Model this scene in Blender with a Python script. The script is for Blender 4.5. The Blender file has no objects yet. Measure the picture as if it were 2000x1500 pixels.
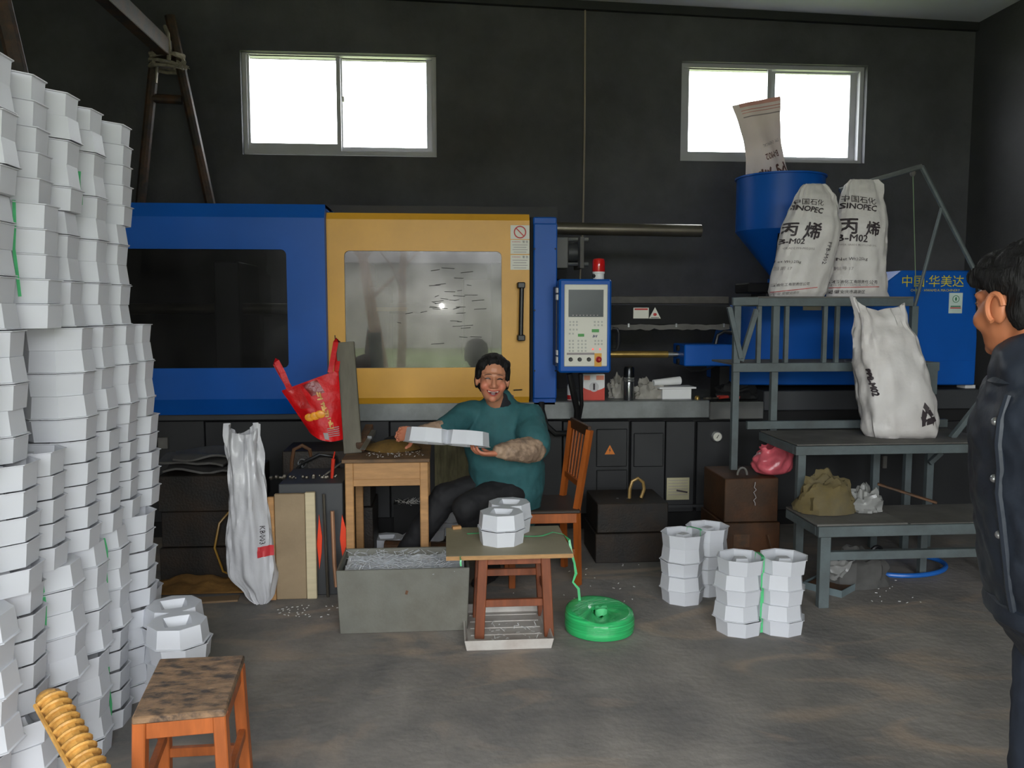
import bpy, bmesh, math, random
from mathutils import Vector, Matrix, Euler, noise
from mathutils.geometry import tessellate_polygon
random.seed(7)
S = bpy.context.scene
COL = S.collection
PI = math.pi
V = Vector

# ------------------------------------------------------------------ camera, sky, lights, exposure
FPX = 1617.0
PITCH = math.atan(145 / FPX)                      # looking slightly down
YAW = math.atan(130 * math.cos(PITCH) / FPX)      # and slightly to the right of the machine's normal
EYE = V((0, 0, 1.55))
_sa, _ca, _sb, _cb = math.sin(YAW), math.cos(YAW), math.sin(PITCH), math.cos(PITCH)
FWD = V((_sa * _cb, _ca * _cb, -_sb)); RGT = V((_ca, -_sa, 0)); UPV = V((_sa * _sb, _ca * _sb, _cb))
cam = bpy.data.cameras.new('camera')
cam.sensor_fit = 'HORIZONTAL'; cam.sensor_width = 36; cam.lens = 36 * FPX / 2000
cam.clip_start = 0.05; cam.clip_end = 200
camo = bpy.data.objects.new('camera', cam); COL.objects.link(camo)
mw = Matrix((( RGT.x, UPV.x, -FWD.x, EYE.x), (RGT.y, UPV.y, -FWD.y, EYE.y), (RGT.z, UPV.z, -FWD.z, EYE.z), (0, 0, 0, 1)))
camo.matrix_world = mw
S.camera = camo

SKY = 14.0
FLASH = 27.0
world = bpy.data.worlds.new('overcast_sky'); S.world = world
world.use_nodes = True
bg = world.node_tree.nodes['Background']
bg.inputs[0].default_value = (0.93, 0.97, 1.0, 1); bg.inputs[1].default_value = SKY
S.view_settings.view_transform = 'Standard'; S.view_settings.look = 'None'
S.view_settings.exposure = 0.0; S.view_settings.gamma = 1; S.view_settings.use_curve_mapping = False

# the camera's own flash, beside the lens
fl_ = bpy.data.lights.new('camera_flash', 'POINT'); fl_.energy = FLASH; fl_.shadow_soft_size = 0.022
fl_.color = (1.0, 0.97, 0.93)
flo = bpy.data.objects.new('camera_flash', fl_); COL.objects.link(flo); flo.location = (-0.05, -0.01, 1.60)
def portal(name, loc, rot, sx, sy):
    l = bpy.data.lights.new(name, 'AREA'); l.shape = 'RECTANGLE'; l.size = sx; l.size_y = sy
    l.cycles.is_portal = True
    o = bpy.data.objects.new(name, l); COL.objects.link(o); o.location = loc; o.rotation_euler = rot
DOOR_X0, DOOR_X1, DOOR_H, FRONT_Y = -2.3, 2.6, 3.5, -2.6
portal('doorway_skylight', ((DOOR_X0 + DOOR_X1) / 2, FRONT_Y - 0.02, DOOR_H / 2), (PI / 2, 0, 0), DOOR_X1 - DOOR_X0, DOOR_H)

# ------------------------------------------------------------------ measuring helpers
def ray(px, py):
    return FWD + RGT * ((px - 1000) / FPX) + UPV * ((750 - py) / FPX)
def at(px, py, Y):
    d = ray(px, py); return EYE + d * (Y / d.y)
def fl(px, py, z=0.0):
    d = ray(px, py); return EYE + d * ((z - EYE.z) / d.z)

# ------------------------------------------------------------------ materials
def lin(c):
    out = []
    for v in c[:3]:
        v = v / 255.0
        out.append(v / 12.92 if v <= 0.04045 else ((v + 0.055) / 1.055) ** 2.4)
    return out
MATS = {}
def M(name, col, rough=0.6, metal=0.0, var=0.12, scale=6.0, bump=0.0, bscale=80.0, dirt=None, damt=0.5, dscale=3.0,
      spec=0.5, trans=0.0, coat=0.0, stretch=None, emit=None, est=0.0, dcontrast=0.2):
    if name in MATS: return MATS[name]
    m = bpy.data.materials.new(name); m.use_nodes = True
    nt = m.node_tree; N = nt.nodes; L = nt.links
    p = N['Principled BSDF']
    p.inputs['Roughness'].default_value = rough; p.inputs['Metallic'].default_value = metal
    p.inputs['Specular IOR Level'].default_value = spec
    p.inputs['Coat Weight'].default_value = coat
    c = lin(col)
    tc = N.new('ShaderNodeTexCoord'); src = tc.outputs['Object']
    if stretch:
        mp = N.new('ShaderNodeMapping'); mp.inputs['Scale'].default_value = stretch
        L.new(src, mp.inputs[0]); src = mp.outputs[0]
    nz = N.new('ShaderNodeTexNoise'); nz.inputs['Scale'].default_value = scale; nz.inputs['Detail'].default_value = 5
    L.new(src, nz.inputs['Vector'])
    rp = N.new('ShaderNodeValToRGB')
    rp.color_ramp.elements[0].position = 0.3; rp.color_ramp.elements[1].position = 0.7
    rp.color_ramp.elements[0].color = [min(1, x * (1 - var)) for x in c] + [1]
    rp.color_ramp.elements[1].color = [min(1, x * (1 + var)) for x in c] + [1]
    L.new(nz.outputs['Fac'], rp.inputs[0]); out = rp.outputs[0]
    if dirt:
        n2 = N.new('ShaderNodeTexNoise'); n2.inputs['Scale'].default_value = dscale; n2.inputs['Detail'].default_value = 7
        n2.inputs['Roughness'].default_value = 0.65
        L.new(src, n2.inputs['Vector'])
        r2 = N.new('ShaderNodeValToRGB'); r2.color_ramp.elements[0].position = 0.5 - dcontrast / 2; r2.color_ramp.elements[1].position = 0.5 + dcontrast
        r2.color_ramp.elements[1].color = (damt, damt, damt, 1)
        L.new(n2.outputs['Fac'], r2.inputs[0])
        mx = N.new('ShaderNodeMix'); mx.data_type = 'RGBA'
        L.new(r2.outputs[0], mx.inputs[0]); L.new(out, mx.inputs[6]); mx.inputs[7].default_value = lin(dirt) + [1]
        out = mx.outputs[2]
    L.new(out, p.inputs['Base Color'])
    if bump:
        n3 = N.new('ShaderNodeTexNoise'); n3.inputs['Scale'].default_value = bscale; n3.inputs['Detail'].default_value = 4
        L.new(src, n3.inputs['Vector'])
        b = N.new('ShaderNodeBump'); b.inputs['Strength'].default_value = bump; b.inputs['Distance'].default_value = 0.01
        L.new(n3.outputs['Fac'], b.inputs['Height']); L.new(b.outputs[0], p.inputs['Normal'])
    if emit:
        p.inputs['Emission Color'].default_value = lin(emit) + [1]; p.inputs['Emission Strength'].default_value = est
    if trans:
        t = N.new('ShaderNodeBsdfTranslucent'); L.new(out, t.inputs['Color'])
        ms = N.new('ShaderNodeMixShader'); ms.inputs[0].default_value = trans
        L.new(p.outputs[0], ms.inputs[1]); L.new(t.outputs[0], ms.inputs[2])
        L.new(ms.outputs[0], N['Material Output'].inputs['Surface'])
    MATS[name] = m
    return m
def pane_mat(name, clear, sharp, hazy, hazerough, tint=(1, 1, 1), scratch=0.0):
    """see-through sheet: transparent + mirror reflection + hazy dirt reflection"""
    m = bpy.data.materials.new(name); m.use_nodes = True
    nt = m.node_tree; N = nt.nodes; L = nt.links
    N.remove(N['Principled BSDF'])
    tr = N.new('ShaderNodeBsdfTransparent'); tr.inputs[0].default_value = (*[clear * t for t in tint], 1)
    g1 = N.new('ShaderNodeBsdfGlossy'); g1.inputs['Roughness'].default_value = 0.02; g1.inputs['Color'].default_value = (sharp, sharp, sharp, 1)
    g2 = N.new('ShaderNodeBsdfGlossy'); g2.inputs['Roughness'].default_value = hazerough
    tc = N.new('ShaderNodeTexCoord')
    nz = N.new('ShaderNodeTexNoise'); nz.inputs['Scale'].default_value = 5; nz.inputs['Detail'].default_value = 8
    L.new(tc.outputs['Object'], nz.inputs['Vector'])
    rp = N.new('ShaderNodeValToRGB'); rp.color_ramp.elements[0].position = 0.35; rp.color_ramp.elements[1].position = 0.7
    rp.color_ramp.elements[0].color = (hazy * 0.6,) * 3 + (1,); rp.color_ramp.elements[1].color = (hazy * 1.3,) * 3 + (1,)
    L.new(nz.outputs['Fac'], rp.inputs[0]); L.new(rp.outputs[0], g2.inputs['Color'])
    a1 = N.new('ShaderNodeAddShader'); a2 = N.new('ShaderNodeAddShader')
    L.new(tr.outputs[0], a1.inputs[0]); L.new(g1.outputs[0], a1.inputs[1])
    L.new(a1.outputs[0], a2.inputs[0]); L.new(g2.outputs[0], a2.inputs[1])
    L.new(a2.outputs[0], N['Material Output'].inputs['Surface'])
    return m

# ------------------------------------------------------------------ mesh builder
def frame(d, up=(0, 0, 1)):
    d = V(d).normalized(); u = V(up)
    if abs(d.dot(u.normalized())) > 0.98: u = V((0, 1, 0)) if abs(d.y) < 0.9 else V((1, 0, 0))
    s = d.cross(u).normalized(); return d, s, s.cross(d).normalized()
class MB:
    def __init__(s): s.v = []; s.f = []; s.mi = []; s.sm = []
    def add(s, vs, fs, mi=0, smooth=True):
        o = len(s.v); s.v += [V(p) for p in vs]
        for f in fs: s.f.append([i + o for i in f]); s.mi.append(mi); s.sm.append(smooth)
        return s
    def box(s, c, size, R=None, mi=0):
        c = V(c); h = V(size) / 2
        vs = [V((x * h.x, y * h.y, z * h.z)) for x in (-1, 1) for y in (-1, 1) for z in (-1, 1)]
        if R is not None: vs = [R @ p for p in vs]
        return s.add([p + c for p in vs], [(0, 1, 3, 2), (4, 6, 7, 5), (0, 4, 5, 1), (2, 3, 7, 6), (0, 2, 6, 4), (1, 5, 7, 3)], mi)
    def box2(s, a, b, mi=0):
        a, b = V(a), V(b); return s.box((a + b) / 2, [abs(q) for q in (b - a)], None, mi)
    def bar(s, a, b, w, h, up=(0, 0, 1), mi=0):
        a, b = V(a), V(b); d, sd, u = frame(b - a, up)
        vs = [p + sd * (i * w / 2) + u * (j * h / 2) for p in (a, b) for i in (-1, 1) for j in (-1, 1)]
        return s.add(vs, [(0, 1, 3, 2), (4, 6, 7, 5), (0, 4, 5, 1), (2, 3, 7, 6), (0, 2, 6, 4), (1, 5, 7, 3)], mi)
    def px(s, x0, y0, x1, y1, Y, depth, mi=0):
        """box whose front face, in the plane at distance Y, spans the measured rectangle"""
        xm, ym = (x0 + x1) / 2, (y0 + y1) / 2
        return s.box2((at(x0, ym, Y).x, Y, at(xm, y1, Y).z), (at(x1, ym, Y).x, Y + depth, at(xm, y0, Y).z), mi)
    def tube(s, pts, r, n=8, closed=False, mi=0, cap=True, flat=1.0):
        pts = [V(p) for p in pts]; k = len(pts); rs = r if isinstance(r, (list, tuple)) else [r] * k
        vs = []; fs = []; side = None
        for i, p in enumerate(pts):
            if closed: d = pts[(i + 1) % k] - pts[i - 1]
            else: d = pts[min(i + 1, k - 1)] - pts[max(i - 1, 0)]
            d = d.normalized()
            if side is None: _, side, _u = frame(d)
            side = (side - d * side.dot(d)).normalized(); u = side.cross(d)
            for j in range(n):
                t = 2 * PI * j / n
                vs.append(p + (side * math.cos(t) + u * math.sin(t) * flat) * rs[i])
        for i in range(k if closed else k - 1):
            a, b = i * n, ((i + 1) % k) * n
            for j in range(n): fs.append((a + j, a + (j + 1) % n, b + (j + 1) % n, b + j))
        if cap and not closed:
            fs.append(tuple(range(n - 1, -1, -1))); fs.append(tuple((k - 1) * n + j for j in range(n)))
        return s.add(vs, fs, mi)
    def loft(s, pts, rad, n=14, side=None, mi=0, round_=True):
        """closed body swept along pts; rad entries r or (r across side, r along the other)"""
        pts = [V(p) for p in pts]; rad = [(q, q) if not isinstance(q, (tuple, list)) else q for q in rad]
        k = len(pts); D = [(pts[min(i + 1, k - 1)] - pts[max(i - 1, 0)]).normalized() for i in range(k)]
        sd = V(side) if side is not None else frame(D[0])[1]
        rings = []
        def ring(p, d, ra, rb):
            nonlocal sd
            q = (sd - d * sd.dot(d))
            q = q.normalized(); u = q.cross(d)
            return [p + q * (math.cos(2 * PI * j / n) * ra) + u * (math.sin(2 * PI * j / n) * rb) for j in range(n)]
        if round_:
            for t in (80, 50, 25):
                c, w = math.cos(t * PI / 180), math.sin(t * PI / 180); m = min(rad[0])
                rings.append(ring(pts[0] - D[0] * m * w, D[0], rad[0][0] * c, rad[0][1] * c))
        for i in range(k): rings.append(ring(pts[i], D[i], *rad[i]))
        if round_:
            for t in (25, 50, 80):
                c, w = math.cos(t * PI / 180), math.sin(t * PI / 180); m = min(rad[-1])
                rings.append(ring(pts[-1] + D[-1] * m * w, D[-1], rad[-1][0] * c, rad[-1][1] * c))
        vs = [q for r in rings for q in r]; fs = []
        for i in range(len(rings) - 1):
            for j in range(n): fs.append((i * n + j, i * n + (j + 1) % n, (i + 1) * n + (j + 1) % n, (i + 1) * n + j))
        fs.append(tuple(range(n - 1, -1, -1))); fs.append(tuple((len(rings) - 1) * n + j for j in range(n)))
        return s.add(vs, fs, mi)
    def ball(s, c, r, R=None, n=16, m=10, mi=0):
        c = V(c); r = V(r) if isinstance(r, (tuple, list, V)) else V((r, r, r)); vs = []; fs = []
        for i in range(m + 1):
            t = PI * i / m
            t = min(max(t, 0.02), PI - 0.02)
            for j in range(n):
                a = 2 * PI * j / n
                p = V((r.x * math.sin(t) * math.cos(a), r.y * math.sin(t) * math.sin(a), r.z * math.cos(t)))
                if R is not None: p = R @ p
                vs.append(c + p)
        for i in range(m):
            for j in range(n): fs.append((i * n + j, (i + 1) * n + j, (i + 1) * n + (j + 1) % n, i * n + (j + 1) % n))
        fs.append(tuple(range(n))); fs.append(tuple(m * n + j for j in range(n - 1, -1, -1)))
        return s.add(vs, fs, mi)
    def lathe(s, prof, o=(0, 0, 0), n=24, R=None, mi=0, cap=True):
        o = V(o); vs = []; fs = []; k = len(prof)
        for r, z in prof:
            for j in range(n):
                a = 2 * PI * j / n; p = V((r * math.cos(a), r * math.sin(a), z))
                if R is not None: p = R @ p
                vs.append(o + p)
        for i in range(k - 1):
            for j in range(n): fs.append((i * n + j, i * n + (j + 1) % n, (i + 1) * n + (j + 1) % n, (i + 1) * n + j))
        if cap:
            fs.append(tuple(range(n - 1, -1, -1))); fs.append(tuple((k - 1) * n + j for j in range(n)))
        return s.add(vs, fs, mi)
    def prism(s, outer, depth, O, ex, ey, holes=(), mi=0):
        """2-D outline (with holes) in the plane O,ex,ey, given depth along ex x ey"""
        O, ex, ey = V(O), V(ex), V(ey); nrm = ex.cross(ey).normalized()
        if holes:                                      # one hole: outline and hole are paired point by point
            hl = list(holes[0]); hx = sum(q[0] for q in hl) / len(hl); hy = sum(q[1] for q in hl) / len(hl)
            ang = lambda q: math.atan2(q[1] - hy, q[0] - hx)
            hl.sort(key=ang); ol = sorted(outer, key=ang)
            if len(ol) != len(hl): ol = [min(outer, key=lambda c, q=q: (0 if (c[0] - hx) * (q[0] - hx) >= 0 else 1) + (0 if (c[1] - hy) * (q[1] - hy) >= 0 else 1)) for q in hl]
            k = len(hl); L4 = [[O + ex * a + ey * b + nrm * d for a, b in l] for l in (ol, hl) for d in (0, depth)]
            vs = [p for l in L4 for p in l]; fs = []
            for i in range(k):
                j = (i + 1) % k
                for a, b in ((0, 2), (3, 1), (2, 3), (1, 0)):
                    q = [a * k + i, a * k + j, b * k + j, b * k + i]
                    if (vs[q[0]] - vs[q[1]]).length < 1e-7 and (vs[q[2]] - vs[q[3]]).length < 1e-7: continue
                    if (vs[q[0]] - vs[q[1]]).length < 1e-7: q = [q[0], q[2], q[3]]
                    fs.append(tuple(q))
            return s.add(vs, fs, mi)
        loops = [outer] + list(holes); flat = [q for l in loops for q in l]; n = len(flat)
        tris = tessellate_polygon([[V((a, b, 0)) for a, b in l] for l in loops])
        P = [O + ex * a + ey * b for a, b in flat]
        vs = P + [p + nrm * depth for p in P]; fs = [tuple(t) for t in tris] + [tuple(i + n for i in reversed(t)) for t in tris]
        o = 0
        for l in loops:
            k = len(l)
            for i in range(k): fs.append((o + i, o + (i + 1) % k, n + o + (i + 1) % k, n + o + i))
            o += k
        return s.add(vs, fs, mi)
    def grid(s, fn, nu, nv, closeu=False, mi=0):
        vs = [fn(i / (nu if closeu else nu - 1), j / (nv - 1)) for j in range(nv) for i in range(nu)]
        fs = []
        for j in range(nv - 1):
            for i in range(nu if closeu else nu - 1):
                i2 = (i + 1) % nu; fs.append((j * nu + i, j * nu + i2, (j + 1) * nu + i2, (j + 1) * nu + i))
        return s.add(vs, fs, mi)
ORG = {}
def mesh_of(mb, name, mats, org=(0, 0, 0), bevel=0.0, angle=35, fixn=True, solid=0.0, segs=1):
    me = bpy.data.meshes.new(name); org = V(org)
    me.from_pydata([p - org for p in mb.v], [], mb.f)
    for m in (mats if isinstance(mats, (list, tuple)) else [mats]): me.materials.append(m)
    me.polygons.foreach_set('material_index', mb.mi)
    bm = bmesh.new(); bm.from_mesh(me)
    if fixn: bmesh.ops.recalc_face_normals(bm, faces=bm.faces)
    if bevel:
        es = [e for e in bm.edges if len(e.link_faces) == 2 and e.calc_face_angle(0) > 0.6]
        bmesh.ops.bevel(bm, geom=es, offset=bevel, segments=segs, affect='EDGES', clamp_overlap=True)
    if solid: bmesh.ops.solidify(bm, geom=bm.faces[:], thickness=solid)
    for f in bm.faces: f.smooth = True
    bm.to_mesh(me); bm.free()
    me.set_sharp_from_angle(angle=math.radians(angle))
    return me
def tag(o, label=None, cat=None, group=None, kind=None):
    if label: o['label'] = label
    if cat: o['category'] = cat
    if group: o['group'] = group
    if kind: o['kind'] = kind
    return o
def thing(name, label, cat, loc, group=None):
    o = bpy.data.objects.new(name, None); COL.objects.link(o); o.location = V(loc); o.empty_display_size = 0.05
    ORG[o.name] = V(loc); return tag(o, label, cat, group)
def part(parent, name, mb, mats, label=None, bevel=0.0, **k):
    org = ORG[parent.name]
    o = bpy.data.objects.new(name, mesh_of(mb, name, mats, org, bevel, **k)); COL.objects.link(o)
    o.parent = parent; ORG[o.name] = org
    if label: o['label'] = label
    return o
def solo(name, mb, mats, label, cat, loc=None, group=None, bevel=0.0, kind=None, **k):
    if loc is None:
        zs = min(p.z for p in mb.v); n = len(mb.v)
        loc = V((sum(p.x for p in mb.v) / n, sum(p.y for p in mb.v) / n, zs))
    o = bpy.data.objects.new(name, mesh_of(mb, name, mats, loc, bevel, **k)); COL.objects.link(o); o.location = V(loc)
    ORG[o.name] = V(loc); return tag(o, label, cat, group, kind)
def struct(name, mb, mats, bevel=0.0, **k): return solo(name, mb, mats, None, None, None, None, bevel, 'structure', **k)
def copy_tree(o, parent=None):
    c = o.copy(); COL.objects.link(c); c.parent = parent
    for ch in list(o.children): copy_tree(ch, c)
    return c
# --- lettering
_tc = bpy.data.curves.new('lettering_source', 'FONT'); _to = bpy.data.objects.new('lettering_source', _tc); COL.objects.link(_to)
_cache = {}
def glyphs(body, res=2, bold=0.0):
    key = (body, res, bold)
    if key not in _cache:
        _tc.body = body; _tc.size = 1; _tc.resolution_u = res; _tc.offset = bold
        dg = bpy.context.evaluated_depsgraph_get(); dg.update()
        me = bpy.data.meshes.new_from_object(_to.evaluated_get(dg))
        vs = [(v.co.x, v.co.y) for v in me.vertices]; fs = [tuple(p.vertices) for p in me.polygons]
        bpy.data.meshes.remove(me)
        x0, x1 = min(v[0] for v in vs), max(v[0] for v in vs); y0, y1 = min(v[1] for v in vs), max(v[1] for v in vs)
        _cache[key] = ([(v[0] - (x0 + x1) / 2, v[1] - (y0 + y1) / 2) for v in vs], fs, x1 - x0, y1 - y0)
    return _cache[key]
def H_of(P): return max(p[1] for p in P) - min(p[1] for p in P)
def text(mb, body, fn, w=None, h=None, cx=0, cy=0, mi=0, res=2, sub=0, rot=0, bold=0.0):
    vs, fs, W, Hh = glyphs(body, res)
    sx = w / W if w else h / Hh; sy = h / Hh if h else sx
    c, s_ = math.cos(rot), math.sin(rot)
    P = [(x * sx, y * sy) for x, y in vs]; P = [(cx + x * c - y * s_, cy + x * s_ + y * c) for x, y in P]
    if bold:                                           # heavier strokes: the same glyphs laid again slightly to each side
        n = len(P); k0 = bold * H_of(P); base_ = list(P); f0 = list(fs)
        for q, (dx, dy) in enumerate(((k0, 0), (-k0, 0), (0, k0), (0, -k0))):
            P = P + [(x + dx, y + dy) for x, y in base_]; fs = fs + [tuple(a + n * (q + 1) for a in f) for f in f0]
    if sub:
        out = []
        def cut(a, b, c, d=0):
            L = [(math.dist(P[a], P[b]), a, b, c), (math.dist(P[b], P[c]), b, c, a), (math.dist(P[c], P[a]), c, a, b)]
            l, p, q, r = max(L)
            if l <= sub or d > 7: out.append((a, b, c)); return
            P.append(((P[p][0] + P[q][0]) / 2, (P[p][1] + P[q][1]) / 2)); m = len(P) - 1
            cut(p, m, r, d + 1); cut(m, q, r, d + 1)
        for f in fs:
            for i in range(1, len(f) - 1): cut(f[0], f[i], f[i + 1])
        fs = out
    mb.add([fn(x, y) for x, y in P], fs, mi)
def flatfn(O, ex, ey, off=(0, 0, 0)):
    O, ex, ey = V(O) + V(off), V(ex), V(ey); return lambda x, y: O + ex * x + ey * y
def rrect(x0, y0, x1, y1, r, n=5):
    out = []
    for cx, cy, a in ((x1 - r, y1 - r, 0), (x0 + r, y1 - r, 90), (x0 + r, y0 + r, 180), (x1 - r, y0 + r, 270)):
        for i in range(n + 1):
            t = math.radians(a + 90 * i / n); out.append((cx + r * math.cos(t), cy + r * math.sin(t)))
    return out
def circle(cx, cy, r, n=24): return [(cx + r * math.cos(2 * PI * i / n), cy + r * math.sin(2 * PI * i / n)) for i in range(n)]
X_, Z_ = V((1, 0, 0)), V((0, 0, 1))
def face_frame(x0, y0, x1, y1, Y):
    """centre, width and height of a measured rectangle standing in the plane Y"""
    xm, ym = (x0 + x1) / 2, (y0 + y1) / 2
    return at(xm, ym, Y), at(x1, ym, Y).x - at(x0, ym, Y).x, at(xm, y0, Y).z - at(xm, y1, Y).z
def fuse(mb, name, mats, parent, voxel=0.006, smooth=4, tweak=None, label=None, angle=180):
    """one continuous skin over all the closed pieces in mb"""
    me = bpy.data.meshes.new(name); me.from_pydata([tuple(p) for p in mb.v], [], mb.f)
    bm = bmesh.new(); bm.from_mesh(me); bmesh.ops.recalc_face_normals(bm, faces=bm.faces); bm.to_mesh(me); bm.free()
    o = bpy.data.objects.new('tmp', me); COL.objects.link(o)
    md = o.modifiers.new('r', 'REMESH'); md.mode = 'VOXEL'; md.voxel_size = voxel
    if smooth:
        sm = o.modifiers.new('s', 'SMOOTH'); sm.factor = 0.5; sm.iterations = smooth
    dg = bpy.context.evaluated_depsgraph_get(); dg.update()
    m2 = bpy.data.meshes.new_from_object(o.evaluated_get(dg)); m2.name = name
    bpy.data.objects.remove(o); bpy.data.meshes.remove(me)
    m2.materials.clear()
    for m in (mats if isinstance(mats, (list, tuple)) else [mats]): m2.materials.append(m)
    org = ORG[parent.name]
    if tweak: tweak(m2)
    for v in m2.vertices: v.co -= org
    for p in m2.polygons: p.use_smooth = True
    ob = bpy.data.objects.new(name, m2); COL.objects.link(ob); ob.parent = parent; ORG[ob.name] = org
    if label: ob['label'] = label
    return ob

# ------------------------------------------------------------------ palette
m_wall = M('black_plaster', (60, 60, 63), 0.85, var=0.3, scale=1.4, bump=0.25, bscale=40, dirt=(108, 108, 112), damt=0.6, dscale=0.9, dcontrast=.3)
m_rwall = M('side_plaster', (60, 60, 62), 0.85, var=0.3, scale=1.2, bump=0.25, bscale=40, dirt=(80, 80, 80), damt=0.4, dscale=0.8)
m_lwall = M('rear_plaster', (88, 84, 78), 0.85, var=0.3, scale=1.2)
m_ceil = M('ceiling_board', (196, 198, 202), 0.8, var=0.05, scale=2)
m_floor = M('floor_concrete', (142, 136, 130), 0.75, var=0.16, scale=3.5, bump=0.35, bscale=25, dirt=(86, 87, 90), damt=0.85, dscale=1.3, dcontrast=0.22)
_n = m_floor.node_tree.nodes; _l = m_floor.node_tree.links            # tan dust trodden into swirls
_t = [q for q in _n if q.type == 'TEX_COORD'][0]; _w = _n.new('ShaderNodeTexNoise'); _w.inputs['Scale'].default_value = 1.9; _w.inputs['Detail'].default_value = 6; _w.inputs['Distortion'].default_value = 1.4
_mp = _n.new('ShaderNodeMapping'); _mp.inputs['Scale'].default_value = (.8, 1.5, 1); _mp.inputs['Rotation'].default_value = (0, 0, .35)
_r = _n.new('ShaderNodeValToRGB'); _r.color_ramp.elements[0].position = .52; _r.color_ramp.elements[1].position = .68; _r.color_ramp.elements[1].color = (.75, .75, .75, 1)
_x = _n.new('ShaderNodeMix'); _x.data_type = 'RGBA'; _p = _n['Principled BSDF']; _o = _p.inputs['Base Color'].links[0].from_socket
_l.new(_t.outputs['Object'], _mp.inputs[0]); _l.new(_mp.outputs[0], _w.inputs['Vector']); _l.new(_w.outputs['Fac'], _r.inputs[0]); _l.new(_r.outputs[0], _x.inputs[0]); _l.new(_o, _x.inputs[6]); _x.inputs[7].default_value = lin((166, 148, 132)) + [1]; _l.new(_x.outputs[2], _p.inputs['Base Color'])
m_white_frame = M('window_aluminium', (172, 172, 176), 0.45, var=0.05)
m_blue = M('blue_enamel', (10, 86, 176), 0.42, var=0.06, scale=3, bump=0.03, bscale=300, dirt=(26, 70, 120), damt=0.18, dscale=2, spec=.3)
m_yellow = M('yellow_enamel', (226, 166, 48), 0.4, var=0.05, scale=3, bump=0.03, bscale=300, dirt=(120, 84, 30), damt=0.25, dscale=1.6, dcontrast=0.3)
m_dark = M('dark_grey_enamel', (58, 60, 63), 0.5, var=0.15, scale=4, dirt=(38, 36, 34), damt=0.4, dscale=2)
m_dark2 = M('soot_grey_enamel', (37, 38, 40), 0.55, var=0.2, scale=4)
m_bed = M('bed_steel', (122, 126, 126), 0.4, metal=0.35, var=0.15, scale=5, dirt=(60, 62, 60), damt=0.5, dscale=4)
m_black = M('black_plastic', (24, 24, 25), 0.4, var=0.1)
m_blackmat = M('matt_black', (18, 18, 19), 0.8, var=0.2)
m_steel = M('bright_steel', (180, 182, 184), 0.28, metal=0.9, var=0.1)
m_dsteel = M('oily_steel', (110, 104, 94), 0.35, metal=0.8, var=0.2)
m_brass = M('oiled_gold_rod', (176, 146, 84), 0.3, metal=0.8, var=0.2)
m_tray = M('white_polypropylene', (226, 228, 234), 0.42, var=0.03, scale=3, trans=0.16)
m_white = M('white_plastic', (222, 222, 220), 0.45, var=0.05)
m_cream = M('cream_panel', (218, 216, 204), 0.45, var=0.04)
m_sack = M('woven_white_sack', (214, 210, 208), 0.5, var=0.06, scale=5, bump=0.25, bscale=30, dirt=(176, 160, 150), damt=0.25, dscale=3)
m_print = M('dark_print', (58, 50, 54), 0.6, var=0.1)
m_printgrey = M('faded_print', (150, 142, 142), 0.6, var=0.1)
m_red = M('red_print', (190, 42, 40), 0.5, var=0.08)
m_rack = M('grey_green_paint', (92, 102, 104), 0.55, var=0.14, scale=8, dirt=(64, 62, 58), damt=0.5, dscale=5, bump=0.1)
m_plate = M('dusty_steel_plate', (104, 102, 98), 0.75, var=0.2, scale=6, dirt=(72, 68, 64), damt=0.6, dscale=4)
m_rust = M('rusty_pipe', (74, 56, 42), 0.7, var=0.3, scale=10, dirt=(120, 74, 36), damt=0.6, dscale=14, bump=0.3)
m_mould = M('oily_mould_steel', (30, 28, 26), 0.55, metal=0.2, var=0.3, scale=4, dirt=(62, 42, 22), damt=0.5, dscale=5, bump=0.2)
m_rope = M('frayed_rope', (132, 124, 110), 0.9, var=0.2, scale=40, bump=0.6, bscale=120)
m_orange = M('orange_wood', (172, 92, 42), 0.42, var=0.18, scale=5, stretch=(6, 6, 1), dirt=(92, 48, 22), damt=0.5, dscale=3)
m_brownred = M('red_brown_wood', (134, 72, 42), 0.5, var=0.2, scale=5, stretch=(6, 6, 1), dirt=(76, 44, 28), damt=0.5, dscale=3)
m_desk = M('worn_desk_wood', (184, 138, 88), 0.6, var=0.14, scale=5, stretch=(1, 6, 6), dirt=(112, 80, 48), damt=0.45, dscale=4, bump=0.1)
m_chairwood = M('chair_wood', (168, 88, 34), 0.4, var=0.16, scale=5, stretch=(6, 6, 1), dirt=(90, 50, 24), damt=0.4, dscale=4)
m_stooltop = M('stained_stool_top', (142, 112, 84), 0.5, var=0.35, scale=22, stretch=(1, 1.8, 1), dirt=(52, 46, 44), damt=0.92, dscale=16, bump=0.25, dcontrast=0.12)
m_ply = M('plywood_top', (150, 142, 118), 0.55, var=0.08, scale=6, dirt=(104, 98, 82), damt=0.5, dscale=3)
m_plyedge = M('plywood_edge', (170, 130, 84), 0.7, var=0.15, scale=20, stretch=(1, 1, 6))
m_bin = M('grey_bin_sheet', (112, 112, 104), 0.65, var=0.12, scale=5, dirt=(84, 78, 66), damt=0.6, dscale=3.5, bump=0.1)
m_green = M('green_strap', (96, 206, 138), 0.3, var=0.15, scale=20, trans=0.15)
m_coil = M('green_tape_roll', (52, 188, 108), 0.22, var=0.35, scale=3, stretch=(1, 1, 60), trans=0.1, bump=0.35, bscale=14, coat=.4)
m_rattan = M('golden_rattan', (206, 156, 82), 0.4, var=0.25, scale=30, bump=0.3, bscale=100, dirt=(128, 84, 36), damt=0.6, dscale=12)
m_redbag = M('glossy_red_bag', (190, 14, 20), 0.42, var=0.2, scale=8, bump=0.6, bscale=20, spec=0.25)
m_skin = M('skin', (198, 138, 104), 0.55, var=0.06, scale=6)
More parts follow.
